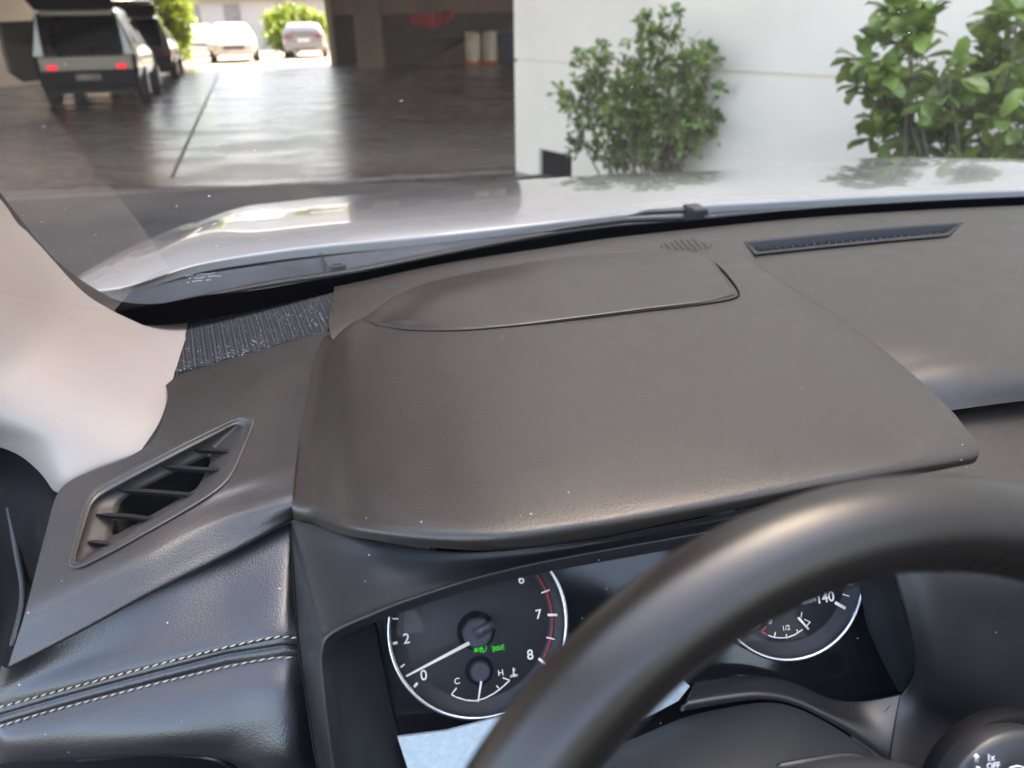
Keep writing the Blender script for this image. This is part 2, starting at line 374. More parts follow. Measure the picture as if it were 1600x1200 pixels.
# small sensor grille (perforated diamond)
mb = MB(); cx, cy = 1072, 384
for i in range(9):
    for j in range(6):
        x = cx + (i - 4) * 9.3 + (j - 2.5) * 3; y = cy + (j - 2.5) * 3.2 - (i - 4) * .7
        if abs(x - cx) / 44 + abs(y - cy) / 13 > 1.05: continue
        c = PZ(x, y, 1.0765); r = .0017
        V = [c + CR * r * math.cos(a) + CF * r * 2.0 * math.sin(a) * .8 for a in np.linspace(0, 2 * math.pi, 9)[:-1]]
        V2 = [v - ZZ * .004 for v in V]
        mb.add(V + V2 + [c + ZZ * 0], [tuple(range(8))])
mb.build('sensor_grille', M['black'], dash)
# ---- instrument hood (big raised binnacle cover)
Mn = [[(505,527,1.062),(562,497,1.070),(640,464,1.072),(740,434,1.073),(860,414,1.073),(980,402,1.073),(1080,396,1.072),(1163,399,1.072)],
      [(492,560,1.068),(556,530,1.084),(655,500,1.0885),(760,475,1.090),(880,455,1.090),(1000,440,1.090),(1112,428,1.090),(1205,428,1.085)],
      [(479,620,1.064),(556,600,1.0845),(675,580,1.0905),(800,560,1.092),(930,540,1.092),(1060,525,1.092),(1190,510,1.092),(1318,500,1.086)],
      [(466,690,1.057),(556,680,1.082),(690,670,1.0900),(830,655,1.0925),(980,640,1.093),(1130,620,1.093),(1285,598,1.0915),(1418,578,1.0865)],
      [(458,755,1.051),(556,760,1.079),(700,762,1.0885),(860,748,1.0918),(1020,728,1.092),(1190,703,1.092),(1350,675,1.090),(1488,643,1.0865)],
      [(456,785,1.050),(560,805,1.0755),(728,820,1.0868),(895,806,1.0890),(1075,775,1.090),(1235,746,1.090),(1405,712,1.089),(1508,668,1.0862)],
      [(457,795,1.047),(560,816,1.0735),(738,836,1.0835),(903,821,1.0855),(1083,789,1.0865),(1243,757,1.0868),(1420,722,1.0862),(1523,686,1.0842)],
      [(458,803,1.042),(560,828,1.069),(745,848,1.077),(908,833,1.078),(1090,799,1.080),(1250,766,1.081),(1436,731,1.080),(1530,704,1.0785)],
      [(459,811,1.036),(560,839,1.061),(750,859,1.068),(912,843,1.069),(1094,807,1.072),(1254,773,1.073),(1442,739,1.073),(1524,721,1.0715)],
      [(461,812,1.030),(562,838,1.054),(752,856,1.060),(912,840,1.061),(1094,804,1.064),(1254,770,1.065),(1440,737,1.065),(1512,724,1.065)]]
def mnet(rows):
    out = []
    for k_, r in enumerate(rows):
        if k_: r = [(r[0][0], r[0][1], r[0][2] - .006)] + r[1:]
        a_, b_ = r[0], r[1]; f_ = .30 if k_ else .15
        if k_: r = [a_, (a_[0] + (b_[0] - a_[0]) * .26, a_[1] + (b_[1] - a_[1]) * .26, a_[2] + (b_[2] - a_[2]) * .09)] + r[1:]
        else: r = [a_, (a_[0] + (b_[0] - a_[0]) * .26, a_[1] + (b_[1] - a_[1]) * .26, a_[2] + (b_[2] - a_[2]) * .2)] + r[1:]
        p = Z3(r); q = p[-1] - ZZ * (.006 if k_ < 6 else .001) + CR * (.002, .002, .002, .002, .0008, -.0004, -.0015, -.003, -.003, -.003)[k_] + CF * (0 if k_ < 6 else .002); s = p[-1] - ZZ * (.028 if k_ < 6 else .004) - CR * (.012 if k_ < 6 else .03) + CF * .006
        out.append(p + [q, s])
    return out
for r_, d_ in ((6, .0013), (7, .0038), (8, .0045), (9, .002)): Mn[r_] = [(x, y, z + d_ * (1 if x > 500 else .5)) for x, y, z in Mn[r_]]
hoodN = mnet(Mn)
# slightly round the right edge rows
def mpost(S):
    # leather-like subtle undulation and lens seam groove at far right back
    return S
ih = netmesh('instrument_hood', hoodN, 260, 220, M['pad'], dash, post=mpost, label='raised brown-grey hood over the instruments')
# ---- lid on top of the hood
Ln = [[(566,499,1.074),(612,466,1.077),(668,442,1.079),(770,420,1.080),(880,403,1.0805),(990,394,1.081),(1080,393,1.081),(1116,411,1.084)],
      [(573,501,1.077),(622,480,1.0910),(682,460,1.0955),(780,438,1.0945),(890,422,1.095),(995,413,1.095),(1085,410,1.0945),(1122,420,1.092)],
      [(578,503,1.081),(634,495,1.0935),(696,482,1.0965),(785,468,1.0960),(895,452,1.0962),(1005,440,1.0962),(1095,434,1.0960),(1134,438,1.0945)],
      [(582,505,1.084),(644,508,1.0910),(708,506,1.0942),(790,500,1.0955),(900,487,1.0958),(1010,474,1.0958),(1104,462,1.0958),(1148,458,1.0940)],
      [(584,506,1.085),(648,514,1.0895),(714,514,1.0925),(793,509,1.0940),(903,496,1.0945),(1013,482,1.0945),(1108,470,1.0945),(1152,461,1.0925)],
      [(585,506.5,1.084),(650,516,1.087),(717,516.5,1.0895),(795,511.5,1.0905),(905,498.5,1.0905),(1015,484.5,1.0905),(1110,473,1.0905),(1154,462,1.0900)],
      [(586,507,1.080),(650,516,1.081),(717,516.5,1.083),(795,511,1.084),(905,498,1.084),(1015,484,1.084),(1110,472,1.084),(1154,461,1.084)]]
for r_, d_ in ((2, -.0006), (3, -.0012), (4, -.0012)): Ln[r_] = [(x, y, z + d_) for x, y, z in Ln[r_]]
def lnet(rows):
    out = []
    for r in rows:
        p = Z3(r); out.append(p + [p[-1] + CR * .0012 - ZZ * .003, p[-1] - ZZ * .014])
    return out
netmesh('display_lid', lnet(Ln), 200, 70, M['pad'], dash, label='smooth oblong lid set in the instrument hood')
# dark seam just in front of the lid edge (real groove line, thin dark strip)
seam = [(586,508),(615,513),(650,516.5),(700,517),(752,514.5),(840,506),(930,496),(1010,486.3),(1080,478),(1120,472.5),(1146,467),(1154,461),(1152,452),(1142,438),(1128,422),(1117,410)]
sp_ = []
MS = netsurf(hoodN, 200, 200); MP = pix(MS).reshape(-1, 2); MQ = MS.reshape(-1, 3)
for x, y in seam:
    k = np.argmin(((MP - (x, y)) ** 2).sum(1)); sp_.append(PZ(x, y, MQ[k, 2] + .0004))
SP = smoothpts(sp_, 80); rad = np.interp(np.linspace(0, 1, 80), [0, .2, .75, .9, 1], [.0003, .0007, .0012, .0018, .0004])
V, Fc = tube(SP, rad, 6); mesh('lid_seam', V, Fc, M['black'], dash)
# ---- left dash with side vent
Nn = [[(250,590,1.054),(330,560,1.056),(395,542,1.058),(460,524,1.060),(516,510,1.062)],
      [(262,612,1.057),(330,600,1.058),(395,585,1.059),(452,570,1.059),(500,550,1.060)],
      [(256,650,1.055),(325,652,1.055),(392,640,1.055),(440,625,1.055),(484,600,1.057)],
      [(235,692,1.050),(300,702,1.050),(372,700,1.050),(430,690,1.051),(472,665,1.053)],
      [(180,724,1.043),(245,748,1.044),(325,758,1.045),(400,748,1.047),(462,725,1.050)],
      [(99,758,1.034),(172,800,1.036),(258,804,1.0395),(366,774,1.0425),(459,762,1.047)],
      [(72,830,1.027),(145,866,1.0305),(240,846,1.0355),(350,802,1.0392),(457,776,1.0455)],
      [(40,955,1.018),(120,922,1.024),(230,874,1.0313),(345,816,1.0368),(457,789,1.042)],
      [(31,985,1.0099),(120,944,1.0179),(230,893,1.026),(345,835,1.0309),(457,797,1.038)],
      [(21,1015,1.0019),(120,967,1.0114),(230,912,1.0204),(345,854,1.025),(458,804,1.0335)],
      [(12,1044,.9944),(120,989,1.0058),(230,930,1.0152),(345,872,1.0196),(459,811,1.029)],
      [(10,1046,.988),(120,990,.998),(230,931,1.007),(345,873,1.011),(460,812,1.021)]]
vent_o = [(108,878),(117,840),(128,798),(135,781),(150,763),(187,742),(230,720),(284,692),(338,666),(366,653),(384,650),(396,656),(396,668),(388,687),(371,727),(356,752),(328,776),(273,809),(230,833),(187,857),(150,876),(128,886),(114,887)]
vent_in = [(120,874),(129,840),(140,806),(147,788),(161,775),(187,760),(230,737),(284,709),(338,681),(360,669),(370,666),(375,669),(373,678),(367,693),(354,719),(342,739),(315,764),(268,794),(228,817),(187,843),(154,862),(137,873),(126,878)]
vent_cut = [(112,876),(121,840),(132,800),(139,784),(153,767),(189,746),(232,724),(286,696),(340,670),(367,657),(383,655),(391,659),(391,668),(384,685),(367,724),(352,749),(326,772),(271,805),(228,829),(185,853),(148,871),(128,881),(116,882)]
def smoothpost(S, it=60):
    for _ in range(it):
        S[:, 1:-1] = S[:, 1:-1] * .5 + (S[:, :-2] + S[:, 2:]) * .25
        S[1:-1] = S[1:-1] * .5 + (S[:-2] + S[2:]) * .25
    return S
ldash = netmesh('side_dash_panel', [Z3(r) for r in Nn], 190, 260, M['padleft'], dash, cut=vent_cut, post=lambda S: smoothpost(S, 25))
# vent: height field of the left panel sampled for z
NS = netsurf([Z3(r) for r in Nn], 260, 360); NP = pix(NS).reshape(-1, 2); NQ = NS.reshape(-1, 3)
def onleft(x, y, dz=0.0):
    d2 = ((NP - (x, y)) ** 2).sum(1); k = np.argpartition(d2, 16)[:16]; wgt = 1 / (d2[k] + 2)
    z = (NQ[k, 2] * wgt).sum() / wgt.sum(); return PZ(x, y, z + dz)
def dens2(L, per=8):
    P = np.array(L + L[:3], float); Q = cr(P, (len(L) + 2) * per + 1); return Q[per:per + len(L) * per]
def shrink(poly, d, dirs=None):
    P = np.array(poly); n = len(P); out = []
    nx = np.roll(P, -1, 0) - np.roll(P, 1, 0); nx /= np.linalg.norm(nx, axis=1, keepdims=True); nm = np.stack([-nx[:, 1], nx[:, 0]], 1)
    c = P.mean(0); 
    if ((nm * (c - P)).sum()) < 0: nm = -nm
    return P + nm * d
vo = dens2(vent_o, 5); vi = dens2(vent_in, 5)
rings = []
for q, dz in ((-.15, -.0012), (0, .0006), (.14, .0016), (.28, .0014), (.40, .0002), (.70, -.0002), (.85, -.0010), (1.0, -.0035)):
    pp = vo * (1 - q) + vi * q
    rings.append([onleft(x, y, dz) for x, y in pp])
m_ = len(vo)
throat = [(176,834),(181,815),(185,799),(189,787),(199,777),(208,772),(234,758),(265,742),(295,727),(312,719),(320,715),(326,714),(329,718),(327,726),(321,739),(315,750),(306,763),(285,776),(262,790),(241,802),(215,817),(196,827),(184,834)]
th = dens2(throat, 5)
for t, dz in ((.3, -.0065), (.65, -.010), (.97, -.012), (1.0, -.0135), (1.0, -.05)):
    pp = vi * (1 - t) + th * t
    rings.append([PZ(x, y, onleft(x, y)[2] + dz) for x, y in pp])
for i in range(m_):
    rings[-1][i] = rings[-2][i] + np.array([0, .01, -.03])
V = [p for r in rings for p in r]; Fc = []
for a in range(len(rings) - 1):
    for i in range(m_):
        j = (i + 1) % m_; Fc.append((a * m_ + i, a * m_ + j, (a + 1) * m_ + j, (a + 1) * m_ + i))
M['ventm'] = mat('vent plastic', (.034, .030, .028), .42, spec=.7, var=.05, grain=.15, gscale=1500, gtype='n', dust=.05)
vent = mesh('air_vent', V, Fc, M['ventm'], car, label='slanted side air vent at the dashboard corner')
mesh('vent_throat', rings[-1], [tuple(range(m_))], M['black'], vent)
slats = [[(302,702),(330,702),(361,705)],[(247,727),(290,731),(346,734)],[(181,764),(240,768),(316,774)],[(150,803),(200,806),(244,811)],[(137,846),(155,847),(173,850)]]
for s in slats:
    n = 24; P2 = cr(np.array(s, float), n); t = np.linspace(0, 1, n)
    wd = np.interp(t, [0, .15, .5, 1], [0.4, 2.2, 3.2, 2.6]); V = []
    for (x, y), wv in zip(P2, wd):
        za = onleft(x, y)[2]
        a = PZ(x, y - wv * 1.1, za - .0055); b = PZ(x, y + wv * .55, za - .0045)
        V += [a, b, b + np.array([0, .0005, -.0012]), b + np.array([0, .003, -.005]), a + np.array([0, .002, -.004])]
    Fc = []
    for i in range(n - 1):
        for k in range(5):
            k2 = (k + 1) % 5; Fc.append((i * 5 + k, i * 5 + k2, (i + 1) * 5 + k2, (i + 1) * 5 + k))
    Fc += [(0, 1, 2, 3, 4), tuple((n - 1) * 5 + k for k in range(5))]
    mesh('slat', V, Fc, M['bezel'], vent, smooth=False)
# ---- speaker grille in the corner
Gn = [[(296,488,1.064),(370,474,1.066),(450,460,1.068),(524,446,1.070)],
      [(288,530,1.062),(368,512,1.064),(444,496,1.066),(520,480,1.068)],
      [(272,583,1.057),(355,560,1.0585),(440,536,1.0602),(516,514,1.062)]]
netmesh('speaker_grille', [Z3(r) for r in Gn], 50, 40, M['grille'], dash, thick=.003, label='dusty black perforated speaker grille')
V, Fc = tube(smoothpts([PZ(525, 450, 1.0735), PZ(520, 482, 1.0735), PZ(514.5, 515, 1.0685)], 20), .0012, 6)
mesh('grille_edge', V, Fc, M['black'], dash)
# ---- stitched leather panel
Kn = [[(2,1040,.989),(14,1043,.990),(120,988,.999),(230,930,1.008),(345,872,1.013),(450,818,1.022),(456,817,1.021)],
      [(-4,1075,.968),(10,1070,.970),(120,1030,.975),(232,990,.982),(345,945,.990),(448,900,1.004),(459,900,1.001)],
      [(-14,1102,.957),(0,1098,.960),(120,1066,.966),(238,1034,.972),(352,1006,.979),(440,988,.987),(464,990,.985)],
      [(-14,1118,.951),(0,1114,.9535),(120,1081,.959),(240,1049,.9655),(355,1020,.9725),(442,1003,.981),(467,1004,.979)],
      [(-15,1140,.944),(0,1133,.946),(120,1099,.951),(240,1069,.957),(357,1040,.964),(444,1026,.972),(470,1028,.970)],
      [(-12,1162,.932),(4,1157,.940),(120,1130,.945),(240,1105,.950),(358,1085,.955),(450,1075,.960),(478,1078,.952)],
      [(-10,1182,.920),(5,1178,.930),(120,1162,.934),(240,1148,.938),(360,1140,.938),(458,1130,.942),(488,1130,.932)],
      [(-10,1196,.912),(8,1192,.920),(120,1184,.920),(240,1177,.922),(350,1180,.918),(455,1195,.918),(500,1210,.900)],
      [(-10,1200,.885),(8,1196,.888),(120,1188,.888),(240,1181,.890),(345,1186,.892),(440,1260,.860),(510,1290,.860)]]
for r_ in range(1, len(Kn)): Kn[r_] = [(x, y, z + d_) for (x, y, z), d_ in zip(Kn[r_], (.008, .008, .009, .008, .006, .002, 0))]
def kpost(S):
    px = pix(S); n = gnormals(S)
    seamline = [(-14,1112),(0,1107.5),(120,1074.5),(240,1042),(355,1014),(440,997),(470,996)]
    mid = [(-14,1122),(0,1119),(120,1085),(240,1053),(355,1024),(442,1010),(470,1012)]
    s2 = [(-14,1136),(0,1132),(120,1098),(240,1067),(357,1039),(444,1026),(472,1028)]
    g = np.exp(-(polydist(px, mid) / 2.6) ** 2) * -.0016
    for L in (seamline, s2): g += np.exp(-(polydist(px, L) / 2.2) ** 2) * -.0006
    band = np.exp(-((polydist(px, mid) - 7) / 5.0) ** 2) * .0007
    return S + n * (g + band)[..., None]
leather = netmesh('stitched_panel', [Z3(r) for r in Kn], 260, 200, M['leather'], dash, post=kpost, label='black leather knee panel with two rows of cream stitching')
KS = netsurf([Z3(r) for r in Kn], 90, 120); KP = pix(KS).reshape(-1, 2); KQ = KS.reshape(-1, 3)
def onK(x, y, dz=0.0):
    d2 = ((KP - (x, y)) ** 2).sum(1); k = np.argsort(d2)[:6]; wgt = 1 / (d2[k] + .5)
    return PZ(x, y, (KQ[k, 2] * wgt).sum() / wgt.sum() + dz)
def stitches(line, pitch=14.0):
    L = smoothpts(np.array(line, float), 400); al = np.r_[0, np.cumsum(np.linalg.norm(np.diff(L, axis=0), axis=1))]
    mb = MB(); s = 1.0
    while s + pitch * .74 < al[-1]:
        pts = []
        for k in range(5):
            q = s + pitch * .74 * k / 4; x = np.interp(q, al, L[:, 0]); y = np.interp(q, al, L[:, 1]) + (1.2 - 2.2 * k / 4)
            pts.append(onK(x, y, .0012 - .0010 * abs(k - 2) / 2))
        V, Fc = tube(pts, [.0002, .00045, .0005, .00045, .0002], 8); mb.add(V, Fc); s += pitch * random.uniform(.96, 1.04)
    return mb
stitches([(-4,1106),(60,1088),(120,1072),(240,1040),(355,1011),(410,999),(440,995),(467,997)]).build('stitching', M['thread'], dash, label='upper row of cream stitching')
stitches([(-4,1136),(60,1116),(120,1100),(240,1069),(357,1041),(420,1029),(444,1027),(470,1028)]).build('stitching', M['thread'], dash, label='lower row of cream stitching')
# dark lower opening below the leather panel
mb = MB(); mb.add([PZ(-30,1190,.87), PZ(380,1180,.87), PZ(450,1290,.86), PZ(-30,1290,.86)], [(0,1,2,3)])
mb.build('lower_air_vent', M['black'], dash)
V, Fc = tube(smoothpts([onK(120,1186,-.006), onK(200,1181,-.006), onK(270,1179,-.006), onK(330,1184,-.006), PZ(372,1203,.893)], 24), .0018, 8)
mesh('lower_vent_rim', V, Fc, M['bezel'], dash)
# ---- instrument surround
s_out = [(540,1330,.905),(500,1200,.925),(484,1110,.950),(468,1000,.984),(461,900,1.008),(458,832,1.030),(466,818,1.036),(500,824,1.043),(560,840,1.055),(650,856,1.060),(750,862,1.062),(910,846,1.063),(1094,810,1.066),(1254,777,1.067),(1425,752,1.064),(1480,748,1.058)]
lip_o = [(548,1330),(521,1200),(511,1130),(505,1077),(501.5,1040),(501.5,1021),(508,997),(533,979),(575,961),(617,944),(715,911),(783,892),(875,872),(1075,836),(1200,815),(1420,790)]
lip_i = [(570,1330),(541,1200),(530,1130),(523,1077),(519,1045),(518,1027),(524,1005),(543,990),(582,974),(645,951),(735,921),(800,906),(880,889),(1075,854),(1200,832),(1420,806)]
offL = [.040,.046,.050,.052,.053,.054,.056,.058,.060,.062,.064,.064,.062,.060,.06,.06]
so_ = [PZ(*p) for p in s_out]; lo_ = [PG(x, y, o) for (x, y), o in zip(lip_o, offL)]; li_ = [PG(x, y, o - .003) for (x, y), o in zip(lip_i, offL)]
rows = [np.array(so_) - ZZ * .004, np.array(so_)]
for t in (.3, .6, .85, .96): rows.append(np.array(so_) * (1 - t) + np.array(lo_) * t - gN * (.004 * math.sin(math.pi * t)))
rows.append(np.array(lo_) + gN * .0016)
rows.append((np.array(lo_) * .5 + np.array(li_) * .5) + gN * .0014)
rows.append(np.array(li_))
wall_i = [(655,1330),(640,1210),(620,1140),(608,1090),(600,1050),(594,1020),(588,985),(586,972),(600,962),(650,946),(740,915),(805,896),(885,878),(1080,840),(1200,818),(1425,792)]
NS_ = 220
R2 = np.array([smoothpts(r, NS_) for r in rows[:1]])
def rows_surf(rows, n, sub):
    R = np.array([cr(r, n) for r in rows]); return np.stack([cr(R[:, i], (len(rows) - 1) * sub + 1) for i in range(n)], 1)
S = rows_surf(rows, 240, 6)
surr = mesh('instrument_surround', S.reshape(-1, 3), gridfaces(S.shape[0], S.shape[1]), M['bezel'], dash, label='dark satin frame around the instruments')
wi = [PG(x, y, .006) for x, y in wall_i]
S = rows_surf([np.array(li_), np.array(li_) * .97 + np.array(wi) * .03 - gN * .002, np.array(li_) * .5 + np.array(wi) * .5 , np.array(wi)], 200, 5)
mesh('inner_frame_wall', S.reshape(-1, 3), gridfaces(S.shape[0], S.shape[1]), M['bezel_in'], dash)
# fine stitched/pressed seam between leather panel and surround: thin dark gap
V, Fc = tube(smoothpts([PZ(457,824,1.029), PZ(459,900,1.006), PZ(466,1000,.982), PZ(482,1110,.948), PZ(498,1200,.923), PZ(530,1300,.90)], 60), .0011, 6)
mesh('panel_gap', V, Fc, M['black'], dash)
# right side of the cluster housing
rl = [(1385,840),(1396,892),(1408,930),(1418,971),(1426,1005),(1428.5,1030),(1423,1060),(1408,1083)]
ri = [(1320,850),(1338,900),(1346,935),(1354,975),(1366,1005),(1383,1042),(1396,1066),(1404,1082)]
offR = [.05,.05,.049,.047,.044,.040,.032,.024]
RL = [PG(x, y, o) for (x, y), o in zip(rl, offR)]; RI = [PG(x, y, .006 + .001 * i) for i, (x, y) in enumerate(ri)]
S = rows_surf([np.array(RI), np.array(RI) * .5 + np.array(RL) * .5 + gR * .003, np.array(RL)], 80, 8)
mesh('inner_frame_wall', S.reshape(-1, 3), gridfaces(S.shape[0], S.shape[1]), M['bezel_in'], dash)
# outer right fascia: from the lip to beyond the frame
r1 = [(1400,835,.98),(1460,860,.975),(1540,870,.970),(1700,870,.965)]
fasc = [[p for p in [PG(1386,838,.052), PG(1440,840,.054), PG(1520,845,.05), PG(1620,850,.045), PG(1760,850,.04)]],
        [PG(1397,892,.052), PG(1445,895,.055), PG(1520,900,.052), PG(1620,900,.047), PG(1760,900,.04)],
        [PG(1419,971,.049), PG(1460,975,.052), PG(1530,980,.048), PG(1625,980,.043), PG(1760,980,.037)],
        [PG(1429.5,1028,.042), PG(1465,1040,.046), PG(1530,1050,.044), PG(1625,1060,.039), PG(1760,1060,.033)],
        [PG(1424,1063,.034), PG(1455,1085,.039), PG(1525,1105,.038), PG(1625,1110,.035), PG(1760,1110,.03)],
        [PG(1408,1086,.028), PG(1440,1110,.034), PG(1510,1140,.034), PG(1620,1150,.03), PG(1760,1160,.026)],
        [PG(1380,1120,.03), PG(1420,1150,.036), PG(1500,1190,.04), PG(1610,1220,.036), PG(1760,1230,.03)],
        [PG(1390,1185,.04), PG(1420,1215,.046), PG(1500,1240,.05), PG(1600,1260,.046), PG(1760,1280,.04)]]
netmesh('side_fascia', fasc, 70, 110, M['bezel'], dash, thick=.003)
# lower right fascia that runs below the lens to the column
low = [[PG(1085,1066,.012), PG(1130,1060,.012), PG(1185,1056,.012), PG(1237,1066,.013), PG(1300,1092,.016), PG(1350,1095,.020), PG(1408,1084,.027)],
       [PG(1080,1078,.020), PG(1130,1070,.020), PG(1185,1066,.020), PG(1237,1076,.021), PG(1295,1102,.024), PG(1350,1120,.028), PG(1400,1128,.034)],
       [PG(1070,1100,.030), PG(1130,1090,.030), PG(1190,1084,.030), PG(1237,1092,.030), PG(1290,1115,.033), PG(1340,1143,.036), PG(1392,1182,.042)],
       [PG(1065,1112,.030), PG(1130,1100,.030), PG(1190,1093,.030), PG(1237,1100,.030), PG(1287,1123,.033), PG(1335,1152,.036), PG(1390,1192,.042)]]
netmesh('lower_fascia', low, 80, 40, M['bezel'], dash, thick=.003)
# plain dark backing behind gaps
mb = MB(); c_ = [PG(600,880,-.05), PG(1330,860,-.05), PG(1330,1320,-.05), PG(600,1320,-.05)]
mb.add(c_, [(0,1,2,3)]); mb.build('dash_backing', M['black'], dash)
# ---- gauges
def G(u, v, off=0.0, c=None): return (G0 if c is None else c) + gR * u + gU * v + gN * off
def disc(mb, c, r, off, n=64, r_in=0):
    if r_in == 0:
        V = [G(r * math.cos(a), r * math.sin(a), off, c) for a in np.linspace(0, 2 * math.pi, n + 1)[:-1]]; mb.add(V, [tuple(range(n))])
    else:
        V = []; 
        for a in np.linspace(0, 2 * math.pi, n + 1)[:-1]:
            V += [G(r * math.cos(a), r * math.sin(a), off, c), G(r_in * math.cos(a), r_in * math.sin(a), off, c)]
        mb.add(V, [(2 * i, 2 * ((i + 1) % n), 2 * ((i + 1) % n) + 1, 2 * i + 1) for i in range(n)])
def bar(mb, c, u0, v0, u1, v1, w0, w1=None, off=.001, th=.0006):
    w1 = w0 if w1 is None else w1; d = np.array([u1 - u0, v1 - v0]); d /= np.linalg.norm(d); n = np.array([-d[1], d[0]])
    pts = [(u0 + n[0] * w0, v0 + n[1] * w0), (u1 + n[0] * w1, v1 + n[1] * w1), (u1 - n[0] * w1, v1 - n[1] * w1), (u0 - n[0] * w0, v0 - n[1] * w0)]
    V = [G(a, b, off, c) for a, b in pts] + [G(a, b, off + th, c) for a, b in pts]
    mb.add(V, [(0, 1, 2, 3), (4, 7, 6, 5), (0, 4, 5, 1), (1, 5, 6, 2), (2, 6, 7, 3), (3, 7, 4, 0)])
def arc(mb, c, r, a0, a1, w, off=.001, cu=0, cv=0, n=24, th=.0005):
    A = np.linspace(math.radians(a0), math.radians(a1), n)
    for p, q in zip(A[:-1], A[1:]):
        bar(mb, c, cu + r * math.cos(p), cv + r * math.sin(p), cu + r * math.cos(q), cv + r * math.sin(q), w, off=off, th=th)
FONTC = {}
def text(mb, s, c, u, v, size, rot=0, off=.001, basis=None, bold=0.0, shear=0):
    key = (s, bold, shear)
    if key not in FONTC:
        cu = bpy.data.curves.new('txt', 'FONT'); cu.body = s; cu.size = 1; cu.align_x = 'CENTER'; cu.align_y = 'CENTER'; cu.extrude = .02; cu.offset = bold; cu.shear = shear
        o = bpy.data.objects.new('txt', cu); sc.collection.objects.link(o); bpy.context.view_layer.update()
        me = o.evaluated_get(bpy.context.evaluated_depsgraph_get()).to_mesh()
        FONTC[key] = (np.array([v_.co[:] for v_ in me.vertices]), [tuple(p.vertices) for p in me.polygons])
        o.evaluated_get(bpy.context.evaluated_depsgraph_get()).to_mesh_clear() if False else None
        bpy.data.objects.remove(o); 
    P, Fc = FONTC[key]; cs, sn = math.cos(rot), math.sin(rot)
    x = (P[:, 0] * cs - P[:, 1] * sn) * size; y = (P[:, 0] * sn + P[:, 1] * cs) * size
    if basis is None: V = [G(u + a, v + b, off + z * size, c) for a, b, z in zip(x, y, P[:, 2])]
    else:
        o0, bx, by, bn = basis; V = [o0 + bx * (u + a) + by * (v + b) + bn * (off + z * size) for a, b, z in zip(x, y, P[:, 2])]
    mb.add(V, Fc)
def g2(px, py, c):
    p = PG(px, py) - c; return float(p @ gR), float(p @ gU)
# flat black cluster plate
mb = MB(); V = [PG(x, y, -.004) for x, y in ((540,880),(1450,760),(1450,1110),(1080,1140),(640,1250),(560,1250))]
mb.add(V, [tuple(range(6))]); clus = mb.build('instrument_panel', M['gloss'], car, label='black instrument panel with two round gauges')
SC_ = G0 + gR * GSEP
def ringmesh(name, c, R, wdt, par):
    # rounded chrome ring
    path = [G(R * math.cos(a), R * math.sin(a), .006, c) for a in np.linspace(0, 2 * math.pi, 121)[:-1]]
    V, Fc = tube(path, wdt * 1.25, 10, closed=True, upd=gN); return mesh(name, V, Fc, M['chrome'], par)
def facecup(c, R, par, name):
    # outer sloped ring + inner face
    V = []; n = 96
    prof = [(R, .006), (R * .955, .001), (R * .84, 0.0), (R * .825, -.0008), (R * .81, .0), (0.001, 0)]
    for r, o in prof:
        for a in np.linspace(0, 2 * math.pi, n + 1)[:-1]: V.append(G(r * math.cos(a), r * math.sin(a), o, c))
    Fc = [(k * n + i, k * n + (i + 1) % n, (k + 1) * n + (i + 1) % n, (k + 1) * n + i) for k in range(len(prof) - 1) for i in range(n)]
    return mesh(name, V, Fc, M['dial'], par)
tach = facecup(G0, GRAD, car, 'tachometer'); tach['label'] = 'left gauge with red band from six to eight and needle near zero'
ringmesh('gauge_ring', G0, GRAD, .0013, tach)
def tick(mb, c, px, py, px2, py2, w, off=.0012):
    a = g2(px, py, c); b = g2(px2, py2, c); bar(mb, c, *a, *b, w, off=off)
Wm = MB()
for q in ((637,1077,650,1070 - 2),): pass
tick(Wm, G0, 642,1078, 652,1066, .0008); tick(Wm, G0, 620,1046, 632,1037, .0005)
tick(Wm, G0, 610,1006, 621,1003, .0008); tick(Wm, G0, 612,966, 622,966, .0004)
tick(Wm, G0, 855,960, 870,960, .0008); tick(Wm, G0, 845,926, 858,921, .0004); tick(Wm, G0, 853,995, 866,998, .0004); tick(Wm, G0, 841,1028, 852,1037, .0009)
for s, x, y, z in (('2', 635, 998, .0092), ('0', 662, 1055, .0092), ('6', 814, 905, .0090), ('7', 841, 960, .0088), ('8', 828, 1023, .0092)):
    a = g2(x, y, G0); text(Wm, s, G0, *a, z, bold=.004)
a = g2(714, 1064, G0); text(Wm, 'C', G0, *a, .0055); a = g2(782, 1051, G0); text(Wm, 'H', G0, *a, .0055)
# thermometer symbol
tu, tv = g2(802, 1050, G0)
bar(Wm, G0, tu, tv - .001, tu, tv + .003, .00035); arc(Wm, G0, .0007, 0, 360, .0003, cu=tu, cv=tv - .0014, n=8)
for k in (0, 1): bar(Wm, G0, tu + .0004, tv + .0012 + k * .0012, tu + .0014, tv + .0012 + k * .0012, .00018)
for k in (-1, 0):
    for j in range(4): bar(Wm, G0, tu - .0026 + j * .0013, tv - .0018 + k * .0009 + (.0003 if j % 2 else 0), tu - .0013 + j * .0013, tv - .0018 + k * .0009 + (0 if j % 2 else .0003), .00016)
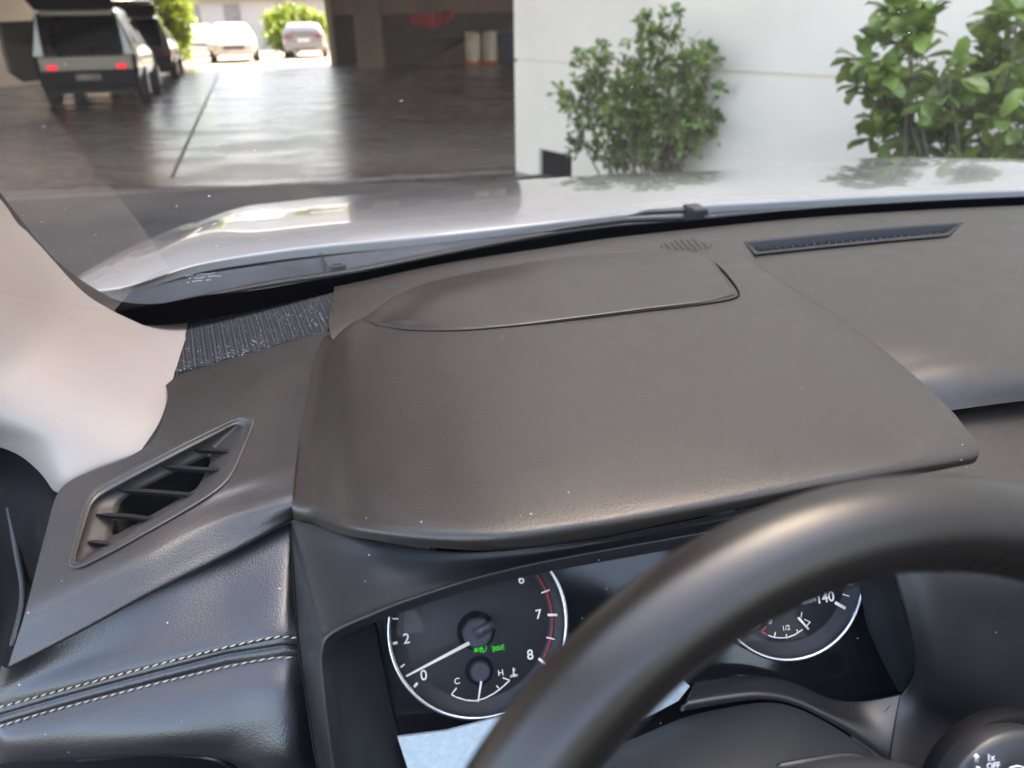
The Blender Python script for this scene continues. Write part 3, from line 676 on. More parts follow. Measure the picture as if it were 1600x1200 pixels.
# temperature arc
pts = [(713,1074),(705,1084),(712,1088),(728,1093),(742,1094),(757,1090),(772,1082),(785,1072),(796,1062),(785,1058)]
for p, q in zip(pts[:-1], pts[1:]): tick(Wm, G0, *p, *q, .00035)
tick(Wm, G0, 775,1070, 781,1077, .0003)
Wm.build('gauge_markings', M['white'], tach)
Rm = MB()
a0 = [g2(x, y, G0) for x, y in ((838,899),(848,912),(858,935),(862,958),(861,985),(856,1008),(849,1028))]
angs = [math.degrees(math.atan2(v, u)) for u, v in a0]; rr = [math.hypot(u, v) for u, v in a0]
arc(Rm, G0, np.mean(rr), min(angs), max(angs), .00055, off=.0010, n=30); Rm.build('red_band', M['red'], tach)
Lm = MB()
arc(Lm, G0, GRAD * .965, -60, 50, .0003, off=.0012)
# hub with slot
def hub(c, u, v, r, h, name, par, ang):
    V, Fc = tube([G(u, v, .0005, c), G(u, v, h, c), G(u, v, h + .0012, c)], [r, r, r * .86], 40, upd=gU); o = mesh(name, V, Fc, M['knob'], par, smooth=False)
    return o
hu, hv = g2(744, 985, G0)
hub(G0, hu, hv, .0098, .006, 'needle_hub', tach, 0)
mbh = MB(); ca = math.atan2(g2(633,1052,G0)[1] - hv, g2(633,1052,G0)[0] - hu)
bar(mbh, G0, hu - .0125 * math.cos(ca), hv - .0125 * math.sin(ca), hu + .002 * math.cos(ca), hv + .002 * math.sin(ca), .0030, .0034, off=.0075, th=.0016); mbh.build('needle_tail', M['knob'], tach)
mbn = MB(); a = g2(731, 1000, G0); b = g2(634, 1051, G0); bar(mbn, G0, *a, *b, .0011, .0005, off=.0075, th=.001); mbn.build('needle', M['white'], tach, label='white needle pointing just above zero')
su, sv = g2(749, 1047, G0)
hub(G0, su, sv, .0066, .004, 'needle_hub', tach, 0)
mbn = MB(); a = g2(750, 1060, G0); b = g2(745, 1092, G0); bar(mbn, G0, *a, *b, .0006, .0004, off=.0058, th=.0008); mbn.build('needle', M['white'], tach, label='short temperature needle pointing down')
# hub recess discs
mbd = MB(); disc(mbd, G0 + gR * hu + gU * hv, .0128, .0006); disc(mbd, G0 + gR * su + gU * sv, .0095, .0006); mbd.build('hub_recess', M['black'], tach)
# green tell-tales
Gm = MB(); gu, gv = g2(751, 1013, G0)
for k in range(4): bar(Gm, G0, gu - .0046, gv - .0012 + k * .0009, gu - .0018, gv - .0010 + k * .0009, .00009)
arc(Gm, G0, .0022, -90, 90, .00010, cu=gu - .0008, cv=gv + .0003, n=10); bar(Gm, G0, gu - .0008, gv - .0019, gu - .0008, gv + .0025, .00010)
text(Gm, 'A', G0, gu + .0001, gv + .0002, .0028); arc(Gm, G0, .0027, -100, 60, .00009, cu=gu + .001, cv=gv + .0003, n=10)
hu2, hv2 = g2(778, 1012, G0)
for s in (-1, 1):
    arc(Gm, G0, .0013, -90, 90, .00010, cu=hu2 + s * .0004 - (0 if s > 0 else .0012), cv=hv2, n=8) if s > 0 else arc(Gm, G0, .0013, 90, 270, .00010, cu=hu2 - .0006, cv=hv2, n=8)
    bar(Gm, G0, hu2 + s * .0005, hv2 - .0013, hu2 + s * .0005, hv2 + .0013, .00009)
    for k in (-1, 0, 1): bar(Gm, G0, hu2 + s * .0022, hv2 + k * .0009, hu2 + s * .0040, hv2 + k * .0017, .00009)
Gm.build('indicator_light', M['green'], tach, label='two lit green lamp symbols')
# speedometer
speed = facecup(SC_, GRAD, car, 'speedometer'); speed['label'] = 'right gauge reading 140 with small fuel scale below'
ringmesh('gauge_ring', SC_, GRAD, .0013, speed)
Ws = MB()
a = g2(1288, 934, SC_); text(Ws, '140', SC_, *a, .0098, bold=.012)
a = g2(1263, 938, SC_); text(Ws, 'km/h', SC_, *a, .0055, rot=.1)
a = g2(1202, 971, SC_); text(Ws, '0', SC_, *a, .0052, shear=.2); a = g2(1227, 981, SC_); text(Ws, '1/2', SC_, *a, .0050); a = g2(1250, 961, SC_); text(Ws, '1', SC_, *a, .0055, shear=.3)
tick(Ws, SC_, 1303,941, 1319,950, .0011); tick(Ws, SC_, 1315,928, 1325,931, .0004); tick(Ws, SC_, 1322,913, 1331,913, .0004)
pts = [(1199,992),(1207,995),(1217,996),(1228,995.5),(1240,991),(1252,983)]
for p, q in zip(pts[:-1], pts[1:]): tick(Ws, SC_, *p, *q, .00035)
for p in ((1210,987,1208,995),(1227,990,1227,995),(1243,983,1246,988),(1255,967,1264,971),(1264,971,1259,977)): tick(Ws, SC_, *p, .0003)
tick(Ws, SC_, 1172,983,1178,980,.0009); tick(Ws, SC_, 1181,979,1186,976,.0005)
Ws.build('gauge_markings', M['white'], speed)
Rs = MB()
for p in ((1195,979,1188,986),(1188,986,1198,992)): tick(Rs, SC_, *p, .0005)
Rs.build('empty_mark', M['red'], speed)
mbn = MB(); a = g2(1242, 963, SC_); b = g2(1258, 981, SC_); bar(mbn, SC_, *a, *b, .0008, .0006, off=.004, th=.0008); mbn.build('needle', M['white'], speed, label='fuel needle near full')
# lens in front of the gauges: one sheet, tilted less than the dials
lensp = [PG(560,870,.016), PG(1450,770,.016), PG(1450,1100,.011), PG(1100,1130,.011), PG(640,1230,.011), PG(560,1230,.011)]
mb = MB(); mb.add(lensp, [tuple(range(6))]); mb.build('instrument_lens', M['lens'], clus, smooth=False)
# opaque pale strip painted as the sky reflection on the lower lens
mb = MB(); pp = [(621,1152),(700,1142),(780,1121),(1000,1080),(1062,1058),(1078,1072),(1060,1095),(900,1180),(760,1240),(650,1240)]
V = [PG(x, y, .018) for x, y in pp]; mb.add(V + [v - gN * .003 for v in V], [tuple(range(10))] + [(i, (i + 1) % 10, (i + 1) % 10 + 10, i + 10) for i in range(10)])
mb.build('painted_reflection_strip', M['pale'], clus, smooth=False)
# ---- steering column shroud
col = [[PG(900,1190,.032), PG(1000,1150,.032), PG(1080,1118,.032), PG(1190,1098,.032), PG(1237,1104,.032), PG(1290,1128,.034), PG(1340,1160,.036), PG(1400,1210,.04)],
       [PG(880,1200,.045), PG(990,1165,.048), PG(1080,1130,.050), PG(1190,1109,.050), PG(1240,1116,.050), PG(1290,1143,.050), PG(1335,1175,.050), PG(1385,1225,.05)],
       [PG(870,1230,.070), PG(980,1195,.080), PG(1080,1165,.084), PG(1185,1150,.085), PG(1240,1158,.084), PG(1285,1180,.080), PG(1320,1210,.075), PG(1360,1255,.07)],
       [PG(860,1290,.090), PG(970,1260,.110), PG(1080,1235,.116), PG(1180,1225,.118), PG(1240,1235,.116), PG(1280,1250,.110), PG(1310,1280,.10), PG(1340,1320,.09)],
       [PG(850,1400,.10), PG(960,1380,.13), PG(1080,1360,.14), PG(1180,1350,.14), PG(1240,1355,.14), PG(1280,1370,.13), PG(1310,1390,.12), PG(1340,1410,.10)]]
netmesh('steering_column', col, 80, 60, M['bezel_in'], car, thick=.003, label='dark shroud behind the steering wheel')
V, Fc = tube(smoothpts([PG(1215,1199,.106), PG(1270,1189,.106), PG(1320,1182,.104), PG(1350,1186,.10), PG(1385,1204,.095)], 30), .0022, 8)
mesh('column_ridge', V, Fc, M['bezel'], bpy.data.objects['steering_column'])
# ---- wiper stalk
def lathe_disc(name, px, py, off, radpx, bulge, mat_, par, rx=1.0):
    c = PG(px, py, off); r = radpx * np.linalg.norm(c - CAM) / F; V = []; n = 48
    prof = [(1.0, -.012), (1.0, 0), (.97, bulge * .35), (.9, bulge * .65), (.7, bulge * .88), (.4, bulge * .97), (.001, bulge)]
    for k, h in prof:
        for a in np.linspace(0, 2 * math.pi, n + 1)[:-1]: V.append(c + gR * r * k * math.cos(a) * rx + gU * r * k * math.sin(a) + gN * h)
    Fc = [(q * n + i, q * n + (i + 1) % n, (q + 1) * n + (i + 1) % n, (q + 1) * n + i) for q in range(len(prof) - 1) for i in range(n)]
    return mesh(name, V, Fc, mat_, par), c, r
stalk, sc0, sr = lathe_disc('wiper_stalk', 1592, 1262, .085, 108, .004, M['black'], car, 1.12)
stalk['label'] = 'wiper switch stalk with white symbols at the right'
knob_, kc, kr = lathe_disc('switch_knob', 1594, 1266, .105, 92, .006, M['bezel'], stalk, 1.12)
mb = MB()
def sym(px, py, off=.1125): return PG(px, py, off)
bs = (sym(1546, 1183), gR, gU, gN); text(mb, '1x', None, 0, 0, .0052, basis=bs, bold=.016, rot=-.10)
bs = (sym(1550, 1196), gR, gU, gN); text(mb, 'OFF', None, 0, 0, .0050, basis=bs, bold=.018, rot=-.10)
def polysym(mb, pts, off=.1125, th=.0005):
    V = [PG(x, y, off) for x, y in pts]; n = len(V); mb.add(V + [v + gN * th for v in V], [tuple(range(n)), tuple(range(n, 2 * n))] + [(i, (i + 1) % n, (i + 1) % n + n, i + n) for i in range(n)])
polysym(mb, [(1520,1182),(1525,1177),(1531,1183),(1528,1184),(1528,1191),(1523,1190),(1523,1183)]); polysym(mb, [(1525,1197),(1531,1198),(1529,1203),(1526,1202)])
arcp = [(1576,1203),(1580,1199),(1588,1197),(1596,1198),(1604,1202)]
for p, q in zip(arcp[:-1], arcp[1:]): V, Fc = tube([PG(*p, .113), PG(*q, .113)], .0005, 6); mb.add(V, Fc)
mb.build('switch_symbols', M['stalkprint'], stalk); mb = MB()
# arrow and wiper symbol on the black collar
def outline(mb, pts, w, off):
    for p, q in zip(pts, pts[1:] + pts[:1]):
        V, Fc = tube([PG(*p, off), PG(*q, off)], w, 5); mb.add(V, Fc)
outline(mb, [(1570,1144),(1578,1144),(1579,1149),(1583,1149),(1577,1154),(1568,1148),(1572,1148)], .0003, .0905)
outline(mb, [(1586,1146),(1592,1143),(1600,1145),(1602,1150),(1594,1151),(1590,1151)], .0003, .0905)
outline(mb, [(1591,1150),(1595,1154),(1600,1150)], .0003, .0905)
mb.build('collar_symbols', M['stalkprint'], stalk)
# ---- steering wheel
WC = np.array([.13312594, .13737091, 1.04199663]); WT = .42892554; WH = .27033044
wf = np.array([-math.sin(WH), math.cos(WH), 0]); wr = np.array([math.cos(WH), math.sin(WH), 0]); wu = wf * math.sin(WT) + ZZ * math.cos(WT); wn = np.cross(wr, wu)
V = []; n = 1280; ns = 28; Rw = .172
for i in range(n):
    a = 2 * math.pi * i / n; e = wr * math.cos(a) + wu * math.sin(a); c = WC + e * Rw
    # finger bumps on the inner/back side of the upper right arc
    deg = math.degrees(a) % 360
    bump = (.0009 * (1 + math.cos(deg * 2 * math.pi / 2.8))) * min(1, (88 - deg) / 6) if 20 < deg < 88 else 0
    for k in range(ns):
        t = 2 * math.pi * k / ns; rr_ = .0158; ww = max(0, -math.cos(t - .45)) ** 2
        V.append(c + e * math.cos(t) * (rr_ + bump * ww) + wn * math.sin(t) * (rr_ * 1.05 + bump * ww))
Fc = [(i * ns + k, i * ns + (k + 1) % ns, ((i + 1) % n) * ns + (k + 1) % ns, ((i + 1) % n) * ns + k) for i in range(n) for k in range(ns)]
sw = mesh('steering_wheel', V, Fc, M['wheel'], car, label='black leather steering wheel with finger bumps under the rim')
# hub and spokes (below the frame)
hb = []
for rr_, h in ((.075, -.02), (.078, .0), (.07, .015), (.045, .024), (.001, .026)):
    for a in np.linspace(0, 2 * math.pi, 49)[:-1]: hb.append(WC - wn * 0 + (wr * math.cos(a) * 1.1 + wu * math.sin(a) * .9) * rr_ + wn * (h - .035))
# placed toward the dash side of the rim plane
mesh('airbag_cover', hb, [(q * 48 + i, q * 48 + (i + 1) % 48, (q + 1) * 48 + (i + 1) % 48, (q + 1) * 48 + i) for q in range(4) for i in range(48)], M['leather'], sw)
for a0 in (200, 340, 270):
    e = wr * math.cos(math.radians(a0)) + wu * math.sin(math.radians(a0)); V, Fc = tube([WC + e * .07 - wn * .04, WC + e * .12 - wn * .03, WC + e * .168 - wn * .004], [.022, .018, .013], 14, squash=.5, upd=wn); mesh('spoke', V, Fc, M['bezel'], sw)
# ---- left pillar trim
Tn = [[(-120,150,1.298),(-60,230,1.245),(0,306,1.190),(38,358,1.160),(64,385,1.143),(100,426,1.117),(130,457,1.098),(165,480,1.082),(200,491,1.073),(250,495,1.065),(298,497,1.060)],
      [(-130,180,1.290),(-70,260,1.237),(-8,330,1.186),(28,380,1.158),(54,414,1.138),(88,452,1.112),(118,478,1.096),(155,498,1.082),(192,508,1.075),(245,513,1.066),(294,516,1.062)],
      [(-150,260,1.250),(-100,340,1.212),(-50,410,1.176),(-10,450,1.15),(25,480,1.13),(65,510,1.108),(98,530,1.095),(138,545,1.084),(180,550,1.077),(232,552,1.068),(283,550,1.061)],
      [(-170,400,1.195),(-130,450,1.17),(-90,500,1.142),(-50,530,1.125),(-10,555,1.108),(30,580,1.092),(70,600,1.082),(115,614,1.073),(165,620,1.067),(220,616,1.061),(266,605,1.054)],
      [(-190,520,1.15),(-150,560,1.125),(-110,600,1.10),(-70,620,1.088),(-30,640,1.075),(15,660,1.065),(60,675,1.058),(105,685,1.053),(155,688,1.050),(205,682,1.048),(250,662,1.048)],
      [(-210,600,1.10),(-170,630,1.085),(-130,650,1.07),(-90,665,1.06),(-45,672,1.052),(0,678,1.045),(40,694,1.040),(80,724,1.035),(98,754,1.028),(150,734,1.034),(215,710,1.040)],
      [(-210,625,1.08),(-170,655,1.065),(-130,675,1.05),(-90,690,1.04),(-45,697,1.03),(0,705,1.022),(38,722,1.016),(72,755,1.010),(96,775,1.010),(150,745,1.022),(222,715,1.030)]]
def smoothpost(S, it=60):
    for _ in range(it):
        S[:, 1:-1] = S[:, 1:-1] * .5 + (S[:, :-2] + S[:, 2:]) * .25
        S[1:-1] = S[1:-1] * .5 + (S[:-2] + S[2:]) * .25
    return S
pil = netmesh('pillar_trim', [Z3(r) for r in Tn], 160, 110, M['trim'], car, post=smoothpost, label='pale grey trim of the left windshield pillar')
# pillar continuing up along the glass edge to the roof
PB = PZ(-120,150,1.33)
# ---- windshield: base curve and top curve
fr_top = [(95,413),(118,431),(150,452),(190,471),(250,474),(320,461),(400,453),(470,441),(560,425),(700,397),(840,372),(960,354),(1100,342),(1250,327),(1400,317),(1600,307),(1850,300)]
fr_bot = [(60,436),(90,462),(140,492),(190,505),(260,508),(330,498),(410,482),(480,466),(560,448),(700,417),(840,396),(960,378),(1100,362),(1250,347),(1400,336),(1600,325),(1850,320)]
base_z = 1.086
B0 = np.array([PZ(x, y, base_z) for x, y in fr_top])
base = smoothpts(B0[4:], 120)
vec = -CF * math.cos(math.radians(29)) + ZZ * math.sin(math.radians(29))
# glass surface as ruled sheet through the base curve (slightly curved upwards)
Sg = []
for t in np.linspace(-.10, 1.35, 40):
    row = base + vec * t + ZZ * (.02 * t * t) - CF * (-.02 * t * (1 - t) if t > 0 else 0)
    # narrow towards the top
    uc = .54; u = row @ CR; row = row + np.outer((uc - u) * .10 * max(t, 0), CR); Sg.append(row)
Sg = np.array(Sg)
# extend sideways to the left pillar
L0 = Sg[:, :1] - CR * np.linspace(.30, .02, 12)[None, :, None] - CF * (np.linspace(.30, .02, 12) ** 2 * 1.0)[None, :, None]
Sg = np.concatenate([L0, Sg], 1)
ws = mesh('windshield', Sg.reshape(-1, 3), gridfaces(*Sg.shape[:2]), M['windshield'], car, label='dusty curved windshield with faint reflections')
# black printed border: band just inside the glass
FA = [PZ(x, y, base_z - .002) for x, y in fr_top]; FB = [PZ(x, y, 1.070) for x, y in fr_bot]
# along the pillar the border climbs with the glass
FA[0] = PZ(95,413,1.121); FA[1] = PZ(118,431,1.108); FA[2] = PZ(150,452,1.096)
FB[0] = PZ(60,436,1.110); FB[1] = PZ(90,462,1.092); FB[2] = PZ(140,492,1.078); FB[3] = PZ(190,505,1.070)
pre_t = [PZ(-60,215,1.262), PZ(0,300,1.196), PZ(40,352,1.163), PZ(68,386,1.139)]
pre_b = [PZ(-80,230,1.262), PZ(-25,310,1.194), PZ(15,365,1.160), PZ(40,405,1.133)]
S = rows_surf([np.array(pre_t + FA), (np.array(pre_t + FA) + np.array(pre_b + FB)) / 2 + ZZ * .001, np.array(pre_b + FB)], 220, 4)
mesh('windshield_border', S.reshape(-1, 3), gridfaces(*S.shape[:2]), M['frit'], ws)
mb = MB()
for j, (y, nseg) in enumerate(((431, 11), (436, 13), (441, 9))):
    for k in range(nseg):
        if rng.random() < .2: continue
        x = 290 + k * 4.3 + j; p = PZ(x, y - (x - 290) * .10, 1.089); q = PZ(x + 2.6, y - (x - 290) * .10 + rng.uniform(-1.2, 1.2), 1.089); V, Fc = tube([p, q], .0004, 4); mb.add(V, Fc)
mb.build('glass_marking', M['stalkprint'], ws)
# ---- hood, cowl, wiper
edge = [(60,470),(100,456),(138,447),(186,443),(254,425),(320,408),(440,390.5),(540,380),(690,366.5),(840,350),(975,335),(1105,321),(1200,315),(1400,305),(1600,297),(1900,290),(2150,288)]
he = smoothpts([PZ(x, y, 1.066) for x, y in edge], 160)
rows = []
UC = .56
for q in np.r_[-.012, -.004, 0, .006, .02, np.linspace(.05, 1.15, 44)]:
    row = he.copy(); u = row @ CR; v = row @ CF
    if q < 0: row = row + ZZ * (q * 1.2) + CF * (-q) * .2; rows.append(row); continue
    un = np.where(u < UC, (u - UC) / .93, (u - UC) / 1.12)
    dz = .010 * (1 - math.exp(-q * 14)) - .055 * q - .085 * q ** 2 + (.20 * min(q, .3) * np.clip(u - 1.15, 0, .4)) - (.030 * np.abs(un) ** 8)
    crease = .007 * np.exp(-((np.abs(un) - .80) / .07) ** 2) * min(1, q * 5)
    row = row + CF * q + ZZ * (dz + crease)[:, None] - CR * ((u - UC) * .08 * q)[:, None]
    rows.append(row)
last = rows[-1]
for d in (.04, .10, .3): rows.append(last + CF * (d * .35) - ZZ * (d * 1.2))
S = np.array(rows)
hood = mesh('hood', S.reshape(-1, 3), gridfaces(*S.shape[:2]), M['paint'], car, label='white glossy hood reflecting the yard')
# left fender: rolls down from the hood edge
fe = []
side = S[2:, 0]
for d, h in ((0, 0), (.02, -.006), (.05, -.035), (.075, -.10), (.085, -.25), (.085, -.5)): fe.append(side - CR * d + ZZ * h)
fe = np.array(fe); mesh('fender', fe.reshape(-1, 3), gridfaces(*fe.shape[:2]), M['paint'], car)
side = S[2:, -1]; fe = np.array([side + CR * d + ZZ * h for d, h in ((0, 0), (.02, -.006), (.05, -.035), (.075, -.10), (.085, -.25), (.085, -.5))])
mesh('fender', fe.reshape(-1, 3), gridfaces(*fe.shape[:2]), M['paint'], car)
# cowl panel
ce = [np.array([PZ(x, y, 1.052) for x, y in edge[1:]]) + CF * .02]
b0 = [(90,470),(125,480),(170,492),(250,492),(320,480),(440,460),(540,442),(690,412),(840,386),(975,364),(1105,354),(1200,345),(1400,330),(1600,320),(1900,312),(2150,310)]
bb = np.array([PZ(x, y, 1.045) for x, y in b0])
mid = ce[0] * .55 + bb * .45 + ZZ * .004
def cpost(S): return S
S = rows_surf([ce[0], ce[0] * .75 + bb * .25 - ZZ * .006, mid, ce[0] * .3 + bb * .7 + ZZ * .004, bb], 200, 6)
cowl = mesh('cowl_panel', S.reshape(-1, 3), gridfaces(*S.shape[:2]), M['cowl'], car, label='dark plastic cowl between hood and windshield')
# cowl ribs and cap
V, Fc = tube(smoothpts([PZ(x, y, 1.056) for x, y in ((190,488),(260,474),(330,460),(440,440),(560,422),(690,396),(840,368),(960,352),(1080,344))], 80), np.interp(np.linspace(0, 1, 80), [0, .2, 1], [.001, .0075, .0075]), 10, squash=.5)
mesh('cowl_seal', V, Fc, M['rubber'], cowl)
mb = MB(); c0 = PZ(527, 414, 1.063); mb.cyl(c0 - ZZ * .006, c0 + ZZ * .001, .011, 28); mb.cyl(c0, c0 + ZZ * .003, .006, 24); mb.build('cowl_clip', M['cowl'], cowl, smooth=False)
V, Fc = tube([PZ(500, 396, 1.058), PZ(508, 412, 1.057), PZ(506, 432, 1.055)], .0012, 6); mesh('cowl_joint', V, Fc, M['rubber'], cowl)
# wiper
wz = 1.079
wbp = smoothpts([PZ(x, y, wz) for x, y in ((850,362),(900,354),(950,347),(985,343),(1030,341),(1068,340))], 40)
V, Fc = tube(wbp, np.interp(np.linspace(0, 1, 40), [0, .1, .5, 1], [.001, .004, .006, .007]), 10, squash=.8)
wp = mesh('windshield_wiper', V, Fc, M['wiper'], car, label='black wiper lying at the base of the windshield')
wap = smoothpts([PZ(x, y, wz + .002) for x, y in ((965,343),(990,337),(1012,331.5),(1040,329.5),(1070,328))], 30)
V, Fc = tube(wap, np.interp(np.linspace(0, 1, 30), [0, .4, 1], [.0015, .005, .0065]), 10, squash=.7); mesh('wiper_arm', V, Fc, M['wiper'], wp)
a = PZ(1086, 332, wz); mb = MB(); mb.box((-.0125, -.02, -.014), (.0125, .02, .010), R=np.stack([CR, CF, ZZ], 1), T=a); o = mb.build('wiper_joint', M['wiper'], wp, smooth=False); bevel(o, .003)
wbp = smoothpts([PZ(x, y, wz - .004) for x, y in ((1100,340),(1200,332),(1400,319),(1600,311),(1750,306))], 40)
V, Fc = tube(wbp, .0055, 8, squash=.7); mesh('wiper_blade', V, Fc, M['wiper'], wp)
# ---- door, roof, windows (they shade the cabin)
Dn = [[(-330,700,1.05),(-120,690,1.04),(-40,688,1.035),(10,690,1.03),(45,705,1.025),(75,735,1.018),(97,765,1.01)],
      [(-330,800,1.03),(-120,790,1.02),(-45,790,1.01),(0,795,1.00),(35,810,.995),(60,835,.99),(78,860,.98)],
      [(-330,900,.98),(-120,900,.96),(-50,905,.95),(-10,915,.94),(18,930,.93),(38,945,.925),(48,960,.92)],
      [(-330,1100,.86),(-120,1100,.85),(-60,1100,.85),(-30,1100,.85),(-10,1100,.85),(5,1100,.86),(10,1110,.86)],
      [(-330,1300,.75),(-120,1300,.75),(-60,1300,.75),(-30,1300,.75),(-10,1300,.75),(5,1300,.76),(10,1300,.76)]]
door = netmesh('door', [Z3(r) for r in Dn], 60, 80, M['black'], car, thick=.004, label='black inner edge of the driver door')
V, Fc = tube(smoothpts([PZ(-60,720,1.02), PZ(-10,742,1.012), PZ(12,790,1.00), PZ(26,860,.97), PZ(36,930,.94), PZ(20,1010,.92)], 40), .0028, 8)
mesh('door_seal', V, Fc, M['rubber'], door)
# roof
um = .56
rp = []
for v, z, hw in ((-.28, 1.60, .60), (-.31, 1.61, .60), (-.34, 1.62, .60), (-.37, 1.63, .60)):
    rp.append([UV(um + s * hw, v, z - .05 * abs(s) ** 3) for s in np.linspace(-1, 1, 9)])
roof = netmesh('roof', rp, 40, 30, M['headliner'], car, label='pale headliner under the roof')
rf2 = netmesh('roof_skin', [[p + ZZ * .04 for p in r] for r in rp], 40, 30, M['paint'], roof)
rp = []
for v, z, hw in ((-1.9, 1.67, .58), (-2.1, 1.65, .57), (-2.4, 1.60, .55)):
    rp.append([UV(um + s * hw, v, z - .05 * abs(s) ** 3) for s in np.linspace(-1, 1, 9)])
netmesh('roof_beam', rp, 40, 10, M['headliner'], roof, thick=.03)
rp = []
for v, z, hw in ((-.35, 1.65, .58), (-1.0, 1.715, .58), (-1.92, 1.70, .56)):
    rp.append([UV(um + s * hw, v, z - .03 * abs(s) ** 3) for s in np.linspace(-1, 1, 9)])
netmesh('added_glass_roof', rp, 20, 20, M['windshield'], roof)  # unseen glass panel added to let blue sky light onto the dash
# upper pillars
def pillar(a, b, r, name='roof_pillar', par=None, mt=None):
    V, Fc = tube(smoothpts([a, (np.array(a) + b) / 2 + ZZ * .01, b], 16), r, 12); return mesh(name, V, Fc, mt or M['trim'], par or roof)
LT = PZ(-60,160,1.33)
pillar(PZ(-165,140,1.300), UV(um - .60, -.28, 1.57), .045)
pillar(UV(um + .85, .55, 1.06), UV(um + .60, -.28, 1.57), .045)
pillar(UV(um - .80, -.95, .9), UV(um - .60, -1.0, 1.66), .05); pillar(UV(um + .80, -.95, .9), UV(um + .60, -1.0, 1.66), .05)
# door panels below the window line, floor
mb = MB(); Rm_ = np.stack([CR, CF, ZZ], 1)
mb.box((um - .86, -2.4, .35), (um - .80, .15, .93), R=Rm_); mb.box((um + .80, -2.4, .35), (um + .86, .6, .98), R=Rm_); mb.box((um - .86, -2.4, .30), (um + .86, .6, .36), R=Rm_); mb.box((um - .86, -2.5, .30), (um + .86, -2.4, 1.05), R=Rm_)
mb.build('body_side', M['black'], car, smooth=False)
for uu in (.15, .93):
    mb = MB(); mb.box((uu - .25, -.52, .55), (uu + .25, -.38, 1.18), R=Rm_); st_ = mb.build('seat', M['leather'], car, smooth=False); bevel(st_, .05, 4)
    mb = MB(); mb.box((uu - .15, -.54, 1.22), (uu + .15, -.43, 1.42), R=Rm_); o = mb.build('headrest', M['leather'], st_, smooth=False); bevel(o, .04, 4)
    [MB().cyl(UV(uu + q, -.48, 1.1), UV(uu + q, -.48, 1.26), .006, 10).build('headrest_post', M['chrome'], st_) for q in (-.06, .06)]
    mb = MB(); mb.box((uu - .26, -.45, .48), (uu + .26, .02, .60), R=Rm_); o = mb.build('seat_cushion', M['leather'], st_, smooth=False); bevel(o, .05, 4)
mb = MB(); mb.box((um - .62, -1.55, .55), (um + .62, -1.38, 1.2), R=Rm_); o = mb.build('rear_seat', M['leather'], car, smooth=False); bevel(o, .05, 4)

# ================================================================== SURROUNDINGS
M['ground'] = mat('asphalt', (.060, .055, .052), .75, var=.35, vscale=1.3, bump2=.25, b2scale=30)
def floor_mat():
    m, t, b = nodes('polished concrete'); L = t.links; tc = N(t, 'ShaderNodeTexCoord')
    n1 = N(t, 'ShaderNodeTexNoise', Scale=.45, Detail=8.0, Roughness=.65); L.new(tc.outputs['Object'], n1.inputs['Vector'])
    r = ramp(t, n1.outputs['Fac'], [(.3, (.055, .046, .040)), (.7, (.100, .084, .073))]); L.new(r.outputs[0], b.inputs['Base Color'])
    n2 = N(t, 'ShaderNodeTexNoise', Scale=.9, Detail=7.0, Roughness=.7); mp = N(t, 'ShaderNodeMapping'); mp.inputs['Scale'].default_value = (.6, 1.1, 1); L.new(tc.outputs['Object'], mp.inputs[0]); L.new(mp.outputs[0], n2.inputs['Vector'])
    r2 = ramp(t, n2.outputs['Fac'], [(.35, .20), (.7, .38)]); L.new(r2.outputs[0], b.inputs['Roughness'])
    b.inputs['Specular IOR Level'].default_value = .6
    bu = N(t, 'ShaderNodeBump', Distance=.01, Strength=.02); n3 = N(t, 'ShaderNodeTexNoise', Scale=1.6, Detail=6.0); L.new(tc.outputs['Object'], n3.inputs['Vector']); L.new(n3.outputs['Fac'], bu.inputs['Height']); L.new(bu.outputs[0], b.inputs['Normal'])
    return m
M['floor'] = floor_mat()
M['wallw'] = mat('painted concrete', (.82, .71, .60), .85, var=.07, vscale=1.1, bump2=.14, b2scale=12)
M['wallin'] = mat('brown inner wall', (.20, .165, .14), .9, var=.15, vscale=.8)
M['dark'] = mat('dark steel', (.035, .03, .028), .7, var=.2)
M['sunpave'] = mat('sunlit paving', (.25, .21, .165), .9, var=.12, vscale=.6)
M['farwall'] = mat('far pale wall', (.33, .31, .29), .9, var=.06, vscale=.5)
def quad(name, pts, m, **k):
    return mesh(name, pts, [tuple(range(len(pts)))], m, smooth=False, **k)
quad('ground', [(-150, -150, 0), (150, -150, 0), (150, 250, 0), (-150, 250, 0)], M['ground'], kind='structure')
cw = PZ(806, 268, 0)                      # near corner of the pale wall
zj = None
dd = ray(804, 94); zj = CAM[2] + dd[2] * (cw[1] / dd[1])     # height of joint at the corner
jr = PZ(1370, 126, zj); wd = jr - np.array([cw[0], cw[1], zj]); wd[2] = 0; wlen = np.linalg.norm(wd); wd /= wlen
wn_ = np.array([wd[1], -wd[0], 0])         # towards camera
if wn_ @ (CAM - cw) < 0: wn_ = -wn_
Rw_ = np.stack([wd, -wn_, ZZ], 1)
print('wally', [(q, round(float(cw[1]), 2)) for q in (0,)]); print('wall corner', cw, 'joint z', zj, 'dir', wd)
fl_y0 = cw[1] - .5; fl_y1 = PZ(400, 103, 0)[1]
print('floor', fl_y0, fl_y1)
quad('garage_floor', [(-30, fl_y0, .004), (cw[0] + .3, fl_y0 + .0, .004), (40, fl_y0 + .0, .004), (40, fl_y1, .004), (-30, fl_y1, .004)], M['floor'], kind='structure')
quad('yard_paving', [(-60, fl_y1, .008), (60, fl_y1, .008), (60, fl_y1 + 60, .008), (-60, fl_y1 + 60, .008)], M['sunpave'], kind='structure')
